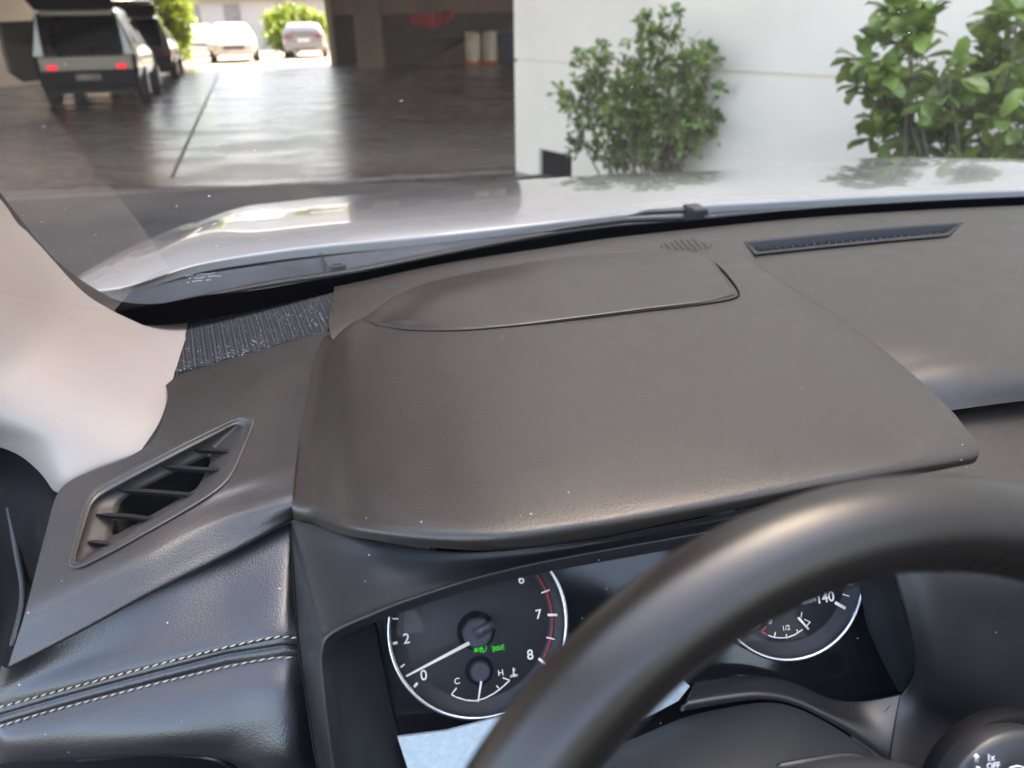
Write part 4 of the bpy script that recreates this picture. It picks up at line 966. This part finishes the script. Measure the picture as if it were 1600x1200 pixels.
# pale wall in two courses with a joint
mb = MB(); g = .022
def wbox(mb, s0, s1, z0, z1, d0=0.0, d1=.35): mb.box((s0, d0, z0), (s1, d1, z1), R=Rw_, T=np.array([cw[0], cw[1], 0]))
hole = (.75, 1.35, 0, .28)
wall = empty('concrete_wall', (cw[0], cw[1], 0), 'pale painted concrete wall with a thin horizontal joint behind the shrubs', 'wall')
mb = MB(); wbox(mb, 0, .42, 0, zj - g / 2); wbox(mb, .42, .95, .27, zj - g / 2); wbox(mb, .95, 22, 0, zj - g / 2); wbox(mb, .02, 22, zj - g / 2, zj + g / 2, .02, .33)
o = mb.build('lower_course', M['wallw'], wall, smooth=False)
mb = MB(); wbox(mb, 0, 22, zj + g / 2, 8.5); o = mb.build('upper_course', M['wallw'], wall, smooth=False)
mb = MB(); wbox(mb, .425, .945, 0, .268, .03, .34); mb.build('drain_opening', M['black'], wall, smooth=False)
# soil strip under wall
M['soil'] = mat('soil', (.06, .045, .035), .95, var=.4, vscale=5, bump2=.5, b2scale=14)
mb = MB(); wbox(mb, .5, 20, 0, .05, -1.3, -.004); mb.build('planting_bed', M['soil'], None, smooth=False, kind='structure')
# garage building: roof slab, back wall, columns, left wall
gar = empty('garage_building', (0, 20, 0), 'open garage with dark ceiling, brown back wall and columns', 'garage')
RH = 4.6
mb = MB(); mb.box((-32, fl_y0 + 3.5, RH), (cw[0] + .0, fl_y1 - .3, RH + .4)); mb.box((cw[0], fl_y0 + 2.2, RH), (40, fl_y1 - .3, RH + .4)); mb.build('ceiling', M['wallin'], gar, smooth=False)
mb = MB(); yf = fl_y0 + .6; pts_ = [(-1.75, 3.3), (cw[0] - .02, 3.3), (cw[0] - .02, 8.5), (-.35, 8.5)]; V = [(x, yf, z) for x, z in pts_] + [(x, yf + .3, z) for x, z in pts_]
mb.add(V, [(0, 1, 2, 3), (7, 6, 5, 4), (0, 4, 5, 1), (1, 5, 6, 2), (2, 6, 7, 3), (3, 7, 4, 0)]); mb.build('unseen_pale_panel', M['wallw'], gar, smooth=False)  # unseen pale panel, edge slanted so the dash top mirrors it on the right
mb = MB(); mb.box((-32, yf + .31, 3.4), (cw[0] - .03, yf + .6, 11.0)); mb.build('unseen_dark_panel', M['dark'], gar, smooth=False)  # unseen dark panel added so the left of the dash mirrors something dark
by = fl_y1 - .6
xo = PZ(522, 103, 0)[0] * by / PZ(522, 103, 0)[1]
xl = PZ(283, 103, 0)[0] * by / fl_y1
zt = lambda py, y: CAM[2] + (ray(600, py)[2] / ray(600, py)[1]) * y
mb = MB(); mb.box((xo + .12, by, 0), (40, by + .3, zt(22, by) )); mb.build('back_wall', M['dark'], gar, smooth=False)
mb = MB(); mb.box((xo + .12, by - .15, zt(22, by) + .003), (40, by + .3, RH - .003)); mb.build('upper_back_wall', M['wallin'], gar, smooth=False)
mb = MB(); mb.box((xo - .1, by - .1, 0), (xo + .11, by + .4, RH - .003)); mb.build('door_jamb', M['farwall'], gar, smooth=False)
def colx(px, y): 
    d = ray(px, 80); return d[0] / d[1] * y
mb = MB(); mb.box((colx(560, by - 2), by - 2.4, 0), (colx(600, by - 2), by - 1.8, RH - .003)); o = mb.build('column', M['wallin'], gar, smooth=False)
mb = MB(); cp = [(-14, 1.9), (.52, 1.9), (-1.5, yf - .01), (-14, yf - .01)]; V = [(x, y, 4.2) for x, y in cp] + [(x, y, 4.4) for x, y in cp]
mb.add(V, [(3, 2, 1, 0), (4, 5, 6, 7), (0, 1, 5, 4), (1, 2, 6, 5), (2, 3, 7, 6), (3, 0, 4, 7)]); mb.build('added_shade_canopy', M['dark'], gar, smooth=False)  # unseen canopy added, cut slantwise to darken the left of the dash
# left interior wall
xw = PZ(40, 150, 0)[0] - 1.2
mb = MB(); mb.box((xw - 1.5, fl_y0 + 1.2, 0), (xw - 1.2, fl_y1 - .4, RH - .003)); mb.build('side_wall', M['wallw'], gar, smooth=False)
# left wall side of opening
mb = MB(); mb.box((xw - 1.2 + .003, by, 0), (xl - 1.2, by + .3, RH - .003)); mb.build('side_wall', M['farwall'], gar, smooth=False)
# floor joint line
mb = MB(); a = PZ(345,108,.0062); b = PZ(268,278,.0062); n_ = np.cross(b - a, ZZ); n_ /= np.linalg.norm(n_); mb.add([a + n_ * .02, a - n_ * .02, b - n_ * .02, b + n_ * .02], [(0,1,2,3)]); mb.build('floor_joint', M['dark'], None, smooth=False, kind='structure')
# threshold strip (pale line across the floor near us)
mb = MB(); a = PZ(0,312,.0062); b = PZ(800,268,.0062); n_ = np.array([0, 1, 0]); mb.add([a + n_ * .05, a - n_ * .05, b - n_ * .05, b + n_ * .05], [(0,1,2,3)]); 
M['strip'] = mat('worn threshold', (.16, .145, .13), .7, var=.3, vscale=3); mb.build('floor_threshold', M['strip'], None, smooth=False, kind='structure')
# ---- drums and clutter at the back wall
M['drum'] = mat('pale drum', (.55, .50, .44), .5, var=.15, vscale=3); M['orange'] = mat('orange base', (.45, .13, .03), .6, var=.2); M['blue'] = mat('blue plastic', (.03, .05, .12), .5, var=.2); M['redp'] = mat('red cloth', (.35, .02, .05), .8, var=.3, vscale=2)
def drum(px, label):
    y = by - 1.2; x = colx(px, y); e = empty('storage_drum', (x, y, 0), label, 'drum', 'drums along the back wall')
    mb = MB(); V, Fc = tube([(x, y, .12), (x, y, .2), (x, y, .42), (x, y, .45), (x, y, .48), (x, y, .72), (x, y, .75), (x, y, .78), (x, y, 1.02), (x, y, 1.05)], [.25, .27, .27, .285, .27, .27, .285, .27, .27, .24], 24); mb.add(V, Fc); mb.build('drum_body', M['drum'], e)
    V, Fc = tube([(x, y, .02), (x, y, .10), (x, y, .13)], [.32, .32, .28], 24); mesh('drum_base', V, Fc, M['orange'], e)
drum(739, 'pale storage drum on an orange base, left one of two'); drum(766, 'pale storage drum on an orange base beside the dark blue bin')
y = by - 1.2; x = colx(790, y); e = empty('storage_bin', (x, y, 0), 'dark blue bin at the garage wall next to the pale drums', 'bin')
V, Fc = tube([(x, y, .03), (x, y, .9), (x, y, .92)], [.25, .3, .33], 20); mesh('bin_body', V, Fc, M['blue'], e); V, Fc = tube([(x, y, .93), (x, y, .98), (x, y, 1.04)], [.34, .33, .12], 20); mesh('bin_lid', V, Fc, M['blue'], e)
# red draped cloth over a bench
y = by - .9; x0 = colx(640, y); x1 = colx(710, y)
e = empty('workbench', ((x0 + x1) / 2, y, 0), 'dark workbench with a red cloth hanging in the garage', 'workbench')
mb = MB(); mb.box((x0, y - .35, .86), (x1 + .3, y + .35, .92)); [mb.box((xx, yy, 0), (xx + .06, yy + .06, .857)) for xx in (x0 + .02, x1 + .2) for yy in (y - .33, y + .27)]; mb.build('bench_frame', M['dark'], e, smooth=False)
NV = []
for j in range(12):
    for i in range(30):
        xx = x0 + (x1 - x0) * i / 29; z = 1.62 - .5 * j / 11 * (.45 + .55 * math.sin(i / 29 * 3.1)) + .12 * i / 29; NV.append((xx, y + .3 + .05 * math.sin(i * .9) , z))
o = mesh('hanging_cloth', NV, gridfaces(12, 30), M['redp'], None, cat='cloth', label='crumpled red cloth hanging on the garage back wall')
sm = o.modifiers.new('s', 'SOLIDIFY'); sm.thickness = .01
# ---- far building across the yard
fbY = fl_y1 + 22
fb = empty('far_building', (0, fbY, 0), 'pale building across the sunlit yard with dark doors', 'building')
mb = MB(); mb.box((-40, fbY, 0), (30, fbY + .4, 7)); mb.build('wall', M['farwall'], fb, smooth=False)
for px0, px1 in ((296, 322), (360, 384), (440, 470)):
    d0 = colx(px0, fbY); d1 = colx(px1, fbY); mb = MB(); mb.box((d0, fbY - .06, .003), (d1, fbY - .003, 2.6)); mb.build('window', M['strip'], fb, smooth=False)
mb = MB(); mb.box((-20, fbY - .5, 2.9), (10, fbY - .003, 3.05)); mb.build('awning', M['farwall'], fb, smooth=False)
# ---- vehicles
M['cwhite'] = mat('vehicle white', (.42, .42, .40), .22, var=.01, coat=.8, rvar=0)
M['csilver'] = mat('vehicle silver', (.20, .195, .195), .25, metal=.4, var=.01, coat=.8, rvar=0)
M['cbeige'] = mat('vehicle pale beige', (.15, .13, .105), .25, var=.01, coat=.8, rvar=0)
M['cred'] = mat('vehicle dark red', (.06, .008, .012), .25, var=.02, coat=.8, rvar=0)
M['cglass'] = mat('vehicle glass', (.012, .015, .02), .06, var=.02, rvar=0)
M['tyre'] = mat('tyre', (.012, .012, .012), .8); M['rim'] = mat('alloy rim', (.45, .45, .46), .3, metal=.8)
M['tail'] = mat('lit tail lamp', (.5, .01, .03), .3, emit=((1, .01, .04), .10)); M['tailoff'] = mat('tail lamp', (.14, .012, .012), .25); M['head'] = mat('head lamp', (.7, .7, .72), .12, spec=.8)
M['cabin'] = mat('dark boot trim', (.012, .012, .015), .8); M['plate'] = mat('number plate', (.5, .5, .48), .5)
def vehicle(name, label, loc, ang, paint, open_gate=False, group=None, open_door=False, L=4.5, W=.91, Ht=1.62, gatelamp=True, lit=False):
    """y forward; origin at ground centre"""
    e = empty(name, loc, label, 'car', group, ang); ca, sa = math.cos(ang), math.sin(ang)
    ORIG[e.name] = np.zeros(3)
    def put(nm, V, Fc, m, **k):
        par = k.pop('par', e); o = mesh(nm, V, Fc, m, par, local=True, **k); return o
    hl = L / 2; zb = .34
    # stations: y, belt z, roof z, half width belt, half width roof
    st = [(-hl, .75, .78, .80, .70), (-hl + .05, .95, 1.0, .86, .74), (-hl + .12, 1.02, 1.30, .88, .72), (-hl + .35, 1.03, Ht - .04, .90, .66), (-hl + .9, 1.02, Ht, .91, .64), (-.3, 1.0, Ht + .01, .91, .64), (.15, .99, Ht - .03, .91, .63), (.55, .98, 1.33, .91, .68), (1.0, .96, 1.0, .90, .76), (hl - .55, .90, .93, .88, .74), (hl - .15, .80, .84, .82, .68), (hl, .62, .66, .72, .60)]
    if open_gate: st = st[2:]; st[0] = (-hl + .05, 1.02, Ht - .1, .88, .70)
    k = W / .91
    def sect(s):
        y, b, r, wb, wr = s; return [(0, y, zb), (wb * .93 * k, y, zb), (wb * k, y, .55), (wb * k, y, (b + .55) / 2), (wb * .985 * k, y, b), (wr * 1.02 * k, y, r - (.06 if r - b > .2 else .0)), (wr * .9 * k, y, r), (0, y, r + .015)]
    V = []; n = 8
    for s in st: V += sect(s)
    Fc = [(j * n + i, j * n + i + 1, (j + 1) * n + i + 1, (j + 1) * n + i) for j in range(len(st) - 1) for i in range(n - 1)]
    def cap(j): return tuple(j * n + i for i in range(n))
    if not open_gate: Fc.append(cap(0))
    Fc.append(cap(len(st) - 1))
    o = put('body', V, Fc, paint); md = o.modifiers.new('mirror', 'MIRROR'); md.use_axis = (True, False, False); md.use_clip = True
    md = o.modifiers.new('sub', 'SUBSURF'); md.levels = 2; md.render_levels = 2
    # glass panels sit 1 cm proud
    def panel(nm, pts, m, sm=False):
        return put(nm, pts, [tuple(range(len(pts)))], m, smooth=sm)
    def gl(y, t, s, out=.012):
        for a, b in zip(st[:-1], st[1:]):
            if a[0] <= y <= b[0]:
                q = (y - a[0]) / (b[0] - a[0]); v = [a[i] * (1 - q) + b[i] * q for i in range(5)]; break
        z = v[1] + (v[2] - .08 - v[1]) * t; x = (v[3] * .985 + (v[4] * 1.0 - v[3] * .985) * t) * k + out; return (s * x, y, z)
    for s in (-1, 1):
        panel('side_window', [gl(y, t, s) for y, t in ((-hl + .55, .12), (-.75, .08), (-.75, .92), (-hl + .75, .9))], M['cglass'])
        panel('side_window', [gl(y, t, s) for y, t in ((-.68, .08), (.12, .08), (.12, .92), (-.68, .92))], M['cglass'])
        panel('side_window', [gl(y, t, s) for y, t in ((.19, .08), (.75, .1), (.5, .75), (.19, .9))], M['cglass'])
    wsn = [(-.62, .98, .99 + .04), (.62, .98, .99 + .04), (.56, .28, Ht - .13), (-.56, .28, Ht - .13)]
    panel('windscreen', [(x * k, y + .03, z + .03) for x, y, z in wsn], M['cglass'])
    if not open_gate:
        panel('rear_window', [(x * k, y, z) for x, y, z in ((-.60, -hl + .05, 1.06), (.60, -hl + .05, 1.06), (.55, -hl + .27, Ht - .17), (-.55, -hl + .27, Ht - .17))], M['cglass'])
    # wheels
    for s in (-1, 1):
        for y in (-hl + .85, hl - .9):
            V, Fc = tube([(s * (.70) * k, y, .34), (s * .74 * k, y, .34), (s * .90 * k, y, .34), (s * .925 * k, y, .34)], [.29, .345, .345, .30], 28); wh = put('wheel', V, Fc, M['tyre'])
            V, Fc = tube([(s * .90 * k, y, .34), (s * .935 * k, y, .34)], [.21, .19], 20); put('rim', V, Fc, M['rim'], par=wh)
            V, Fc = tube([(s * .60 * k, y, .40), (s * .916 * k, y, .40)], [.41, .40], 28)
    # lamps, bumpers, plate
    def bx(nm, lo, hi, m, bv=.02):
        mb = MB(); mb.box(lo, hi); o = put(nm, mb.v, mb.f, m, smooth=False); bevel(o, bv); return o
    for s in (-1, 1):
        x0, x1 = sorted((s * .50 * k, s * .80 * k)); bx('headlight', (x0, hl - .26, .68), (x1, hl - .06, .80), M['head'], .03)
        if open_gate:
            x0, x1 = sorted((s * .50 * k, s * .68 * k)); bx('tail_light', (x0, -hl - .03, .66), (x1, -hl + .1, .74), M['tail'] if gatelamp else M['tailoff'], .03)
        else:
            x0, x1 = sorted((s * .45 * k, s * .83 * k)); bx('tail_light', (x0, -hl - .0, .84), (x1, -hl + .14, .97), M['tail'] if lit else M['tailoff'], .03)
    bx('grille', (-.40 * k, hl - .06, .52), (.40 * k, hl + .0, .66), M['dark']); bx('front_bumper', (-.74 * k, hl - .14, .30), (.74 * k, hl + .02, .50), paint, .05)
    bx('number_plate', (-.26, hl + .01, .40), (.26, hl + .03, .51), M['plate'], .004)
    bx('rear_bumper', (-.84 * k, -hl - .05, .32), (.84 * k, -hl + .25, .64), M['black'] if open_gate else paint, .06)
    if not open_gate: bx('rear_plate', (-.26, -hl - .03, .70), (.26, -hl - .005, .81), M['plate'], .004); bx('bumper_insert', (-.5, -hl - .06, .33), (.5, -hl, .43), M['dark'])
    if open_gate:
        mb = MB(); mb.box((-.80 * k, -hl + .02, .62), (.80 * k, -hl + .10, .90)); o = put('rear_panel', mb.v, mb.f, paint, smooth=False); bevel(o, .03)
        for s in (-1, 1):
            x0, x1 = sorted((s * .68 * k, s * .86 * k)); V = [(x0, -hl + .02, .895), (x1, -hl + .02, .895), (x1 - (.20 * s if s > 0 else 0), -hl + .08, Ht - .12), (x0 + (.20 if s < 0 else 0), -hl + .08, Ht - .12), (x0, -hl + .14, .895), (x1, -hl + .14, .895), (x1 - (.20 * s if s > 0 else 0), -hl + .2, Ht - .12), (x0 + (.20 if s < 0 else 0), -hl + .2, Ht - .12)]
            o = put('rear_post', V, [(0,1,2,3),(7,6,5,4),(0,4,5,1),(1,5,6,2),(2,6,7,3),(3,7,4,0)], paint, smooth=False); bevel(o, .02)
        mb = MB(); mb.box((-.62 * k, -hl + .12, Ht - .17), (.62 * k, -hl + .3, Ht - .05)); o = put('roof_edge', mb.v, mb.f, paint, smooth=False); bevel(o, .03)
        mb = MB(); mb.box((-.72, -hl + .2, .22), (.72, hl - .4, .42)); mb.box((-.80, -.2, .5), (.80, -.15, 1.5)); mb.box((-.78, -hl + .16, .60), (.78, -.16, .64)); mb.box((-.55, -.9, .645), (-.05, -.5, 1.05)); mb.box((.0, -1.1, .645), (.5, -.6, .9)); put('boot_interior', mb.v, mb.f, M['cabin'], smooth=False); bx('boot_load', (-.42, -hl + .5, .645), (-.12, -hl + .85, .86), M['plate'], .05); bx('rear_plate', (-.22, -hl - .075, .47), (.22, -hl - .05, .58), M['strip'], .004)
        # raised gate: panel hinged at the roof
        V = []; hinge = np.array([0, -hl + .12, Ht - .01]); 
        for t, zz in ((0, 0), (.45, .17), (.75, .25), (1.0, .22)):
            for s in (-.66, -.4, 0, .4, .66): V.append(hinge + np.array([s * k * (1 + .12 * t), -t * .98, zz + .02 * (1 - s * s)]))
        o = put('tailgate', V, gridfaces(4, 5), paint, label='raised tailgate seen from below'); md = o.modifiers.new('s', 'SOLIDIFY'); md.thickness = .07; md.offset = 0; md = o.modifiers.new('b', 'SUBSURF'); md.levels = 1; md.render_levels = 2
        V = [v - np.array([0, 0, .07]) for v in V]; put('tailgate_lining', V, gridfaces(4, 5), M['cabin'])
        if open_door:
            # rear left door swung out
            V = []; hx = -.90 * k; hy = -.5
            def dp(a, z): th_ = math.radians(40); return (hx - math.sin(th_) * a, hy - math.cos(th_) * a, z)
            pl_ = [(0, .42), (.75, .42), (1.0, .62), (1.02, 1.0), (.98, 1.5), (.1, 1.52), (0, 1.0)]
            V = [dp(*p) for p in pl_]; o = put('door', V, [tuple(range(7))], paint, smooth=False, label='open rear side door'); md = o.modifiers.new('s', 'SOLIDIFY'); md.thickness = .10
            V = [np.array(dp(*p)) + np.array([.03, -.09, 0]) for p in ((.1, 1.02), (.92, 1.02), (.90, 1.44), (.16, 1.46))]; put('door_window', V, [(0,1,2,3)], M['cglass'], smooth=False)
            V = [np.array(dp(*p)) + np.array([.03, -.10, 0]) for p in ((.06, .5), (.72, .5), (.94, .68), (.95, .95), (.06, .95))]; put('door_card', V, [(0,1,2,3,4)], M['cabin'], smooth=False)
    return e
def place(px, py, dz=0): p = PZ(px, py, 0); return p
c = PZ(142, 160, 0)
ang1 = math.atan2(-c[0], c[1]) * 0 + math.radians(3)
def carloc(rear_px, rear_py, ang, L, rear=True):
    p = PZ(rear_px, rear_py, 0); d = np.array([-math.sin(ang), math.cos(ang), 0]); return tuple(p + d * (L / 2) * (1 if rear else -1))
a1 = math.radians(18)
vehicle('parked_suv', 'pale beige car with raised tailgate and lit red tail lamps, door open', carloc(150, 166, a1, 4.5), a1, M['cbeige'], True, open_door=True, W=.92, Ht=1.74)
vehicle('parked_suv', 'dark red car with raised tailgate just beyond the pale beige one', carloc(222, 129, a1, 4.5), a1, M['cred'], True, W=.91, Ht=1.72, gatelamp=False)
a2 = math.radians(198)
vehicle('parked_car', 'white car parked nose towards us in the sunlit yard', carloc(368, 93, a2, 4.4), a2, M['cwhite'], Ht=1.5, W=.95)
vehicle('parked_car', 'silver car parked tail towards us beside the round hedge', carloc(478, 92, math.radians(11), 4.4), math.radians(11), M['csilver'], Ht=1.48, W=.93)
vehicle('parked_car', 'white car half hidden behind the tall yellow-green bush', carloc(318, 86, a2, 4.4), a2, M['cwhite'], Ht=1.5, W=.9)
# ---- vegetation
def leafmat(name, c1, c2, rough=.35, sc_=8):
    m, t, b = nodes(name); L = t.links; tc = N(t, 'ShaderNodeTexCoord'); n1 = N(t, 'ShaderNodeTexNoise', Scale=sc_, Detail=3.0); L.new(tc.outputs['Object'], n1.inputs['Vector'])
    r = ramp(t, n1.outputs['Fac'], [(.32, c1), (.68, c2)]); L.new(r.outputs[0], b.inputs['Base Color']); b.inputs['Roughness'].default_value = rough
    tl = N(t, 'ShaderNodeBsdfTranslucent'); L.new(r.outputs[0], tl.inputs[0]); mx = N(t, 'ShaderNodeMixShader'); mx.inputs[0].default_value = .3
    L.new(b.outputs[0], mx.inputs[1]); L.new(tl.outputs[0], mx.inputs[2]); L.new(mx.outputs[0], t.nodes['Material Output'].inputs[0]); return m
M['leafA'] = leafmat('shrub leaf', (.07, .12, .03), (.24, .33, .08), .38, 5); M['leafB'] = leafmat('broad leaf', (.06, .11, .025), (.28, .37, .08), .22, 7)
M['leafC'] = leafmat('sunlit leaf', (.12, .20, .01), (.26, .32, .02), .5, 3); M['bark'] = mat('bark', (.12, .09, .065), .9, var=.3, vscale=20)
def leaf(mb, p, d, ln, wd, up_):
    d = d / np.linalg.norm(d); s = np.cross(d, up_); s /= np.linalg.norm(s) + 1e-9; u = np.cross(s, d)
    prof = [(0, 0, 0), (.28, .30, .03), (.62, .52, .04), (.88, .36, .0), (1, 0, -.05)]
    V = [p]; 
    for t, ww, h in prof[1:-1]: V += [p + d * ln * t + s * wd * ww + u * ln * (h + .05), p + d * ln * t + u * ln * h, p + d * ln * t - s * wd * ww + u * ln * (h + .05)]
    V.append(p + d * ln + u * ln * -.08)
    Fc = [(0, 1, 2), (0, 2, 3), (1, 4, 5, 2), (2, 5, 6, 3), (4, 7, 8, 5), (5, 8, 9, 6), (7, 10, 8), (8, 10, 9)]
    mb.add(V, Fc)
def rnd(): 
    v = rng.normal(size=3); return v / np.linalg.norm(v)
def shrub(name, label, base, blobs, nleaf, ln, m, trunkr=.02, group=None, twigs=True):
    """blobs: list of (centre xyz relative to base, radius) ; leaves on twigs in each blob"""
    e = empty(name, tuple(base), label, 'shrub', group); lv = MB(); st_ = MB(); tot = sum(r ** 2 for _, r in blobs)
    for c_, r in blobs:
        c_ = np.array(c_) + base; k = max(4, int(nleaf * r * r / tot / 7))
        mid = (base + c_) / 2 + np.array([rng.normal() * .05, rng.normal() * .05, 0]); bj = base + np.array([rng.normal() * .10, rng.normal() * .05, 0]); V, Fc = tube(smoothpts([bj, mid, c_], 8), np.linspace(trunkr, trunkr * .3, 8), 6); st_.add(V, Fc)
        for _ in range(k):
            tip = c_ + rnd() * r * (rng.random() ** .4) * rng.uniform(.8, 1.35) * np.array([1, 1, .95]); s0 = c_ + (tip - c_) * .3
            V, Fc = tube([s0, (s0 + tip) / 2 + rnd() * .01, tip], [trunkr * .22, trunkr * .16, trunkr * .1], 4); st_.add(V, Fc)
            dr = tip - s0; dr /= np.linalg.norm(dr) + 1e-9
            for q in range(7):
                pp = s0 + (tip - s0) * (.35 + .65 * q / 6); dd_ = rnd() * .9 + dr * .7 + ZZ * .25; leaf(lv, pp, dd_, ln * rng.uniform(.65, 1.15), ln * rng.uniform(.42, .58), ZZ + rnd() * .6)
    lv.build('foliage', m, e, smooth=True); st_.build('stem', M['bark'], e); return e
wp0 = np.array([cw[0], cw[1], 0])
# shrub 1 in front of the wall
def atdist(px, py, y): d = ray(px, py); return CAM + d * (y / d[1])
def wally(px): d = ray(px, 200); t = np.dot(np.array([cw[0], cw[1], 0]) - np.array([0, 0, 0]), wn_) / np.dot(np.array([d[0], d[1], 0]), wn_); return d[1] * t
by1 = wally(1000) - .75
b1 = atdist(1000, 262, by1); b1[2] = .05
bl = []
for px, py, rp_ in ((1000,210,62),(945,185,48),(905,150,42),(930,110,34),(1010,120,60),(1035,60,30),(1000,50,22),(1050,25,12),(1002,28,10),(1070,110,45),(1100,90,22),(1060,180,55),(1100,150,38),(1115,190,25),(880,158,18),(970,240,40),(1040,245,45),(915,225,28),(1085,215,30),(985,160,55),(1125,140,12),(905,88,14),(935,80,12)):
    p = atdist(px, py, by1 + rng.uniform(-.25, .25)); bl.append((p - b1, rp_ / F * np.linalg.norm(p - CAM) * .92))
shrub('garden_shrub', 'small-leaved dark green shrub against the pale wall, whole plant visible', b1, bl, 4300, .062, M['leafA'], .010)
# shrub 2 near right
y2 = min(3.7, wally(1570) - .7); print('shrub depth', by1, y2)
b2 = atdist(1570, 300, y2); b2[2] = 0.05
bl = []
for px, py, rp_ in ((1385,85,38),(1430,110,42),(1480,120,50),(1540,110,55),(1600,90,60),(1345,88,18),(1420,60,18),(1408,20,9),(1430,45,10),(1380,150,30),(1400,195,28),(1430,215,30),(1370,222,18),(1480,190,45),(1540,200,60),(1610,190,70),(1470,235,40),(1590,30,35),(1560,10,25),(1640,60,60),(1520,160,45),(1450,160,30),(1620,240,50),(1540,250,40),(1352,130,14),(1395,160,20)):
    p = atdist(px, py, y2 + rng.uniform(-.25, .3)); bl.append((p - b2, rp_ / F * np.linalg.norm(p - CAM) * .85))
shrub('garden_shrub', 'broad-leaved glossy green shrub beyond the right side of the hood', b2, bl, 850, .115, M['leafB'], .011)
# far bushes in the sunlit yard
def farbush(label, px, base_py, blobs, n, y):
    b = atdist(px, base_py, y); b[2] = 0; bl = []
    for x_, y_, r_ in blobs:
        p = atdist(x_, y_, y + rng.uniform(-.5, .5)); bl.append((p - b, r_ / F * np.linalg.norm(p - CAM)))
    shrub('garden_shrub', label, b, bl, n * 3, .2, M['leafC'], .04)
farbush('tall yellow-green bush at the edge of the garage opening', 272, 100, [(262,20,22),(275,-5,25),(285,30,18),(268,55,24),(275,82,20),(290,60,12),(255,-10,20)], 1500, fl_y1 + 1.5)
farbush('rounded yellow-green hedge bush behind the silver car', 455, 85, [(430,35,18),(450,28,18),(475,28,16),(495,35,14),(432,60,18),(455,55,20),(480,50,18),(500,60,14)], 1600, fl_y1 + 8)
# ---- unseen block added above and behind the wall to keep sun off this yard
shade_block = empty('unseen_shade_block', (20, 14, 0), 'unseen pale block added to shade the near yard', 'building')
mb = MB(); mb.box((1.2, cw[1] + 3.0, RH + .45), (40, fl_y1 - 1, 16)); mb.build('wall', M['wallw'], shade_block, smooth=False)  # body of the unseen shade block
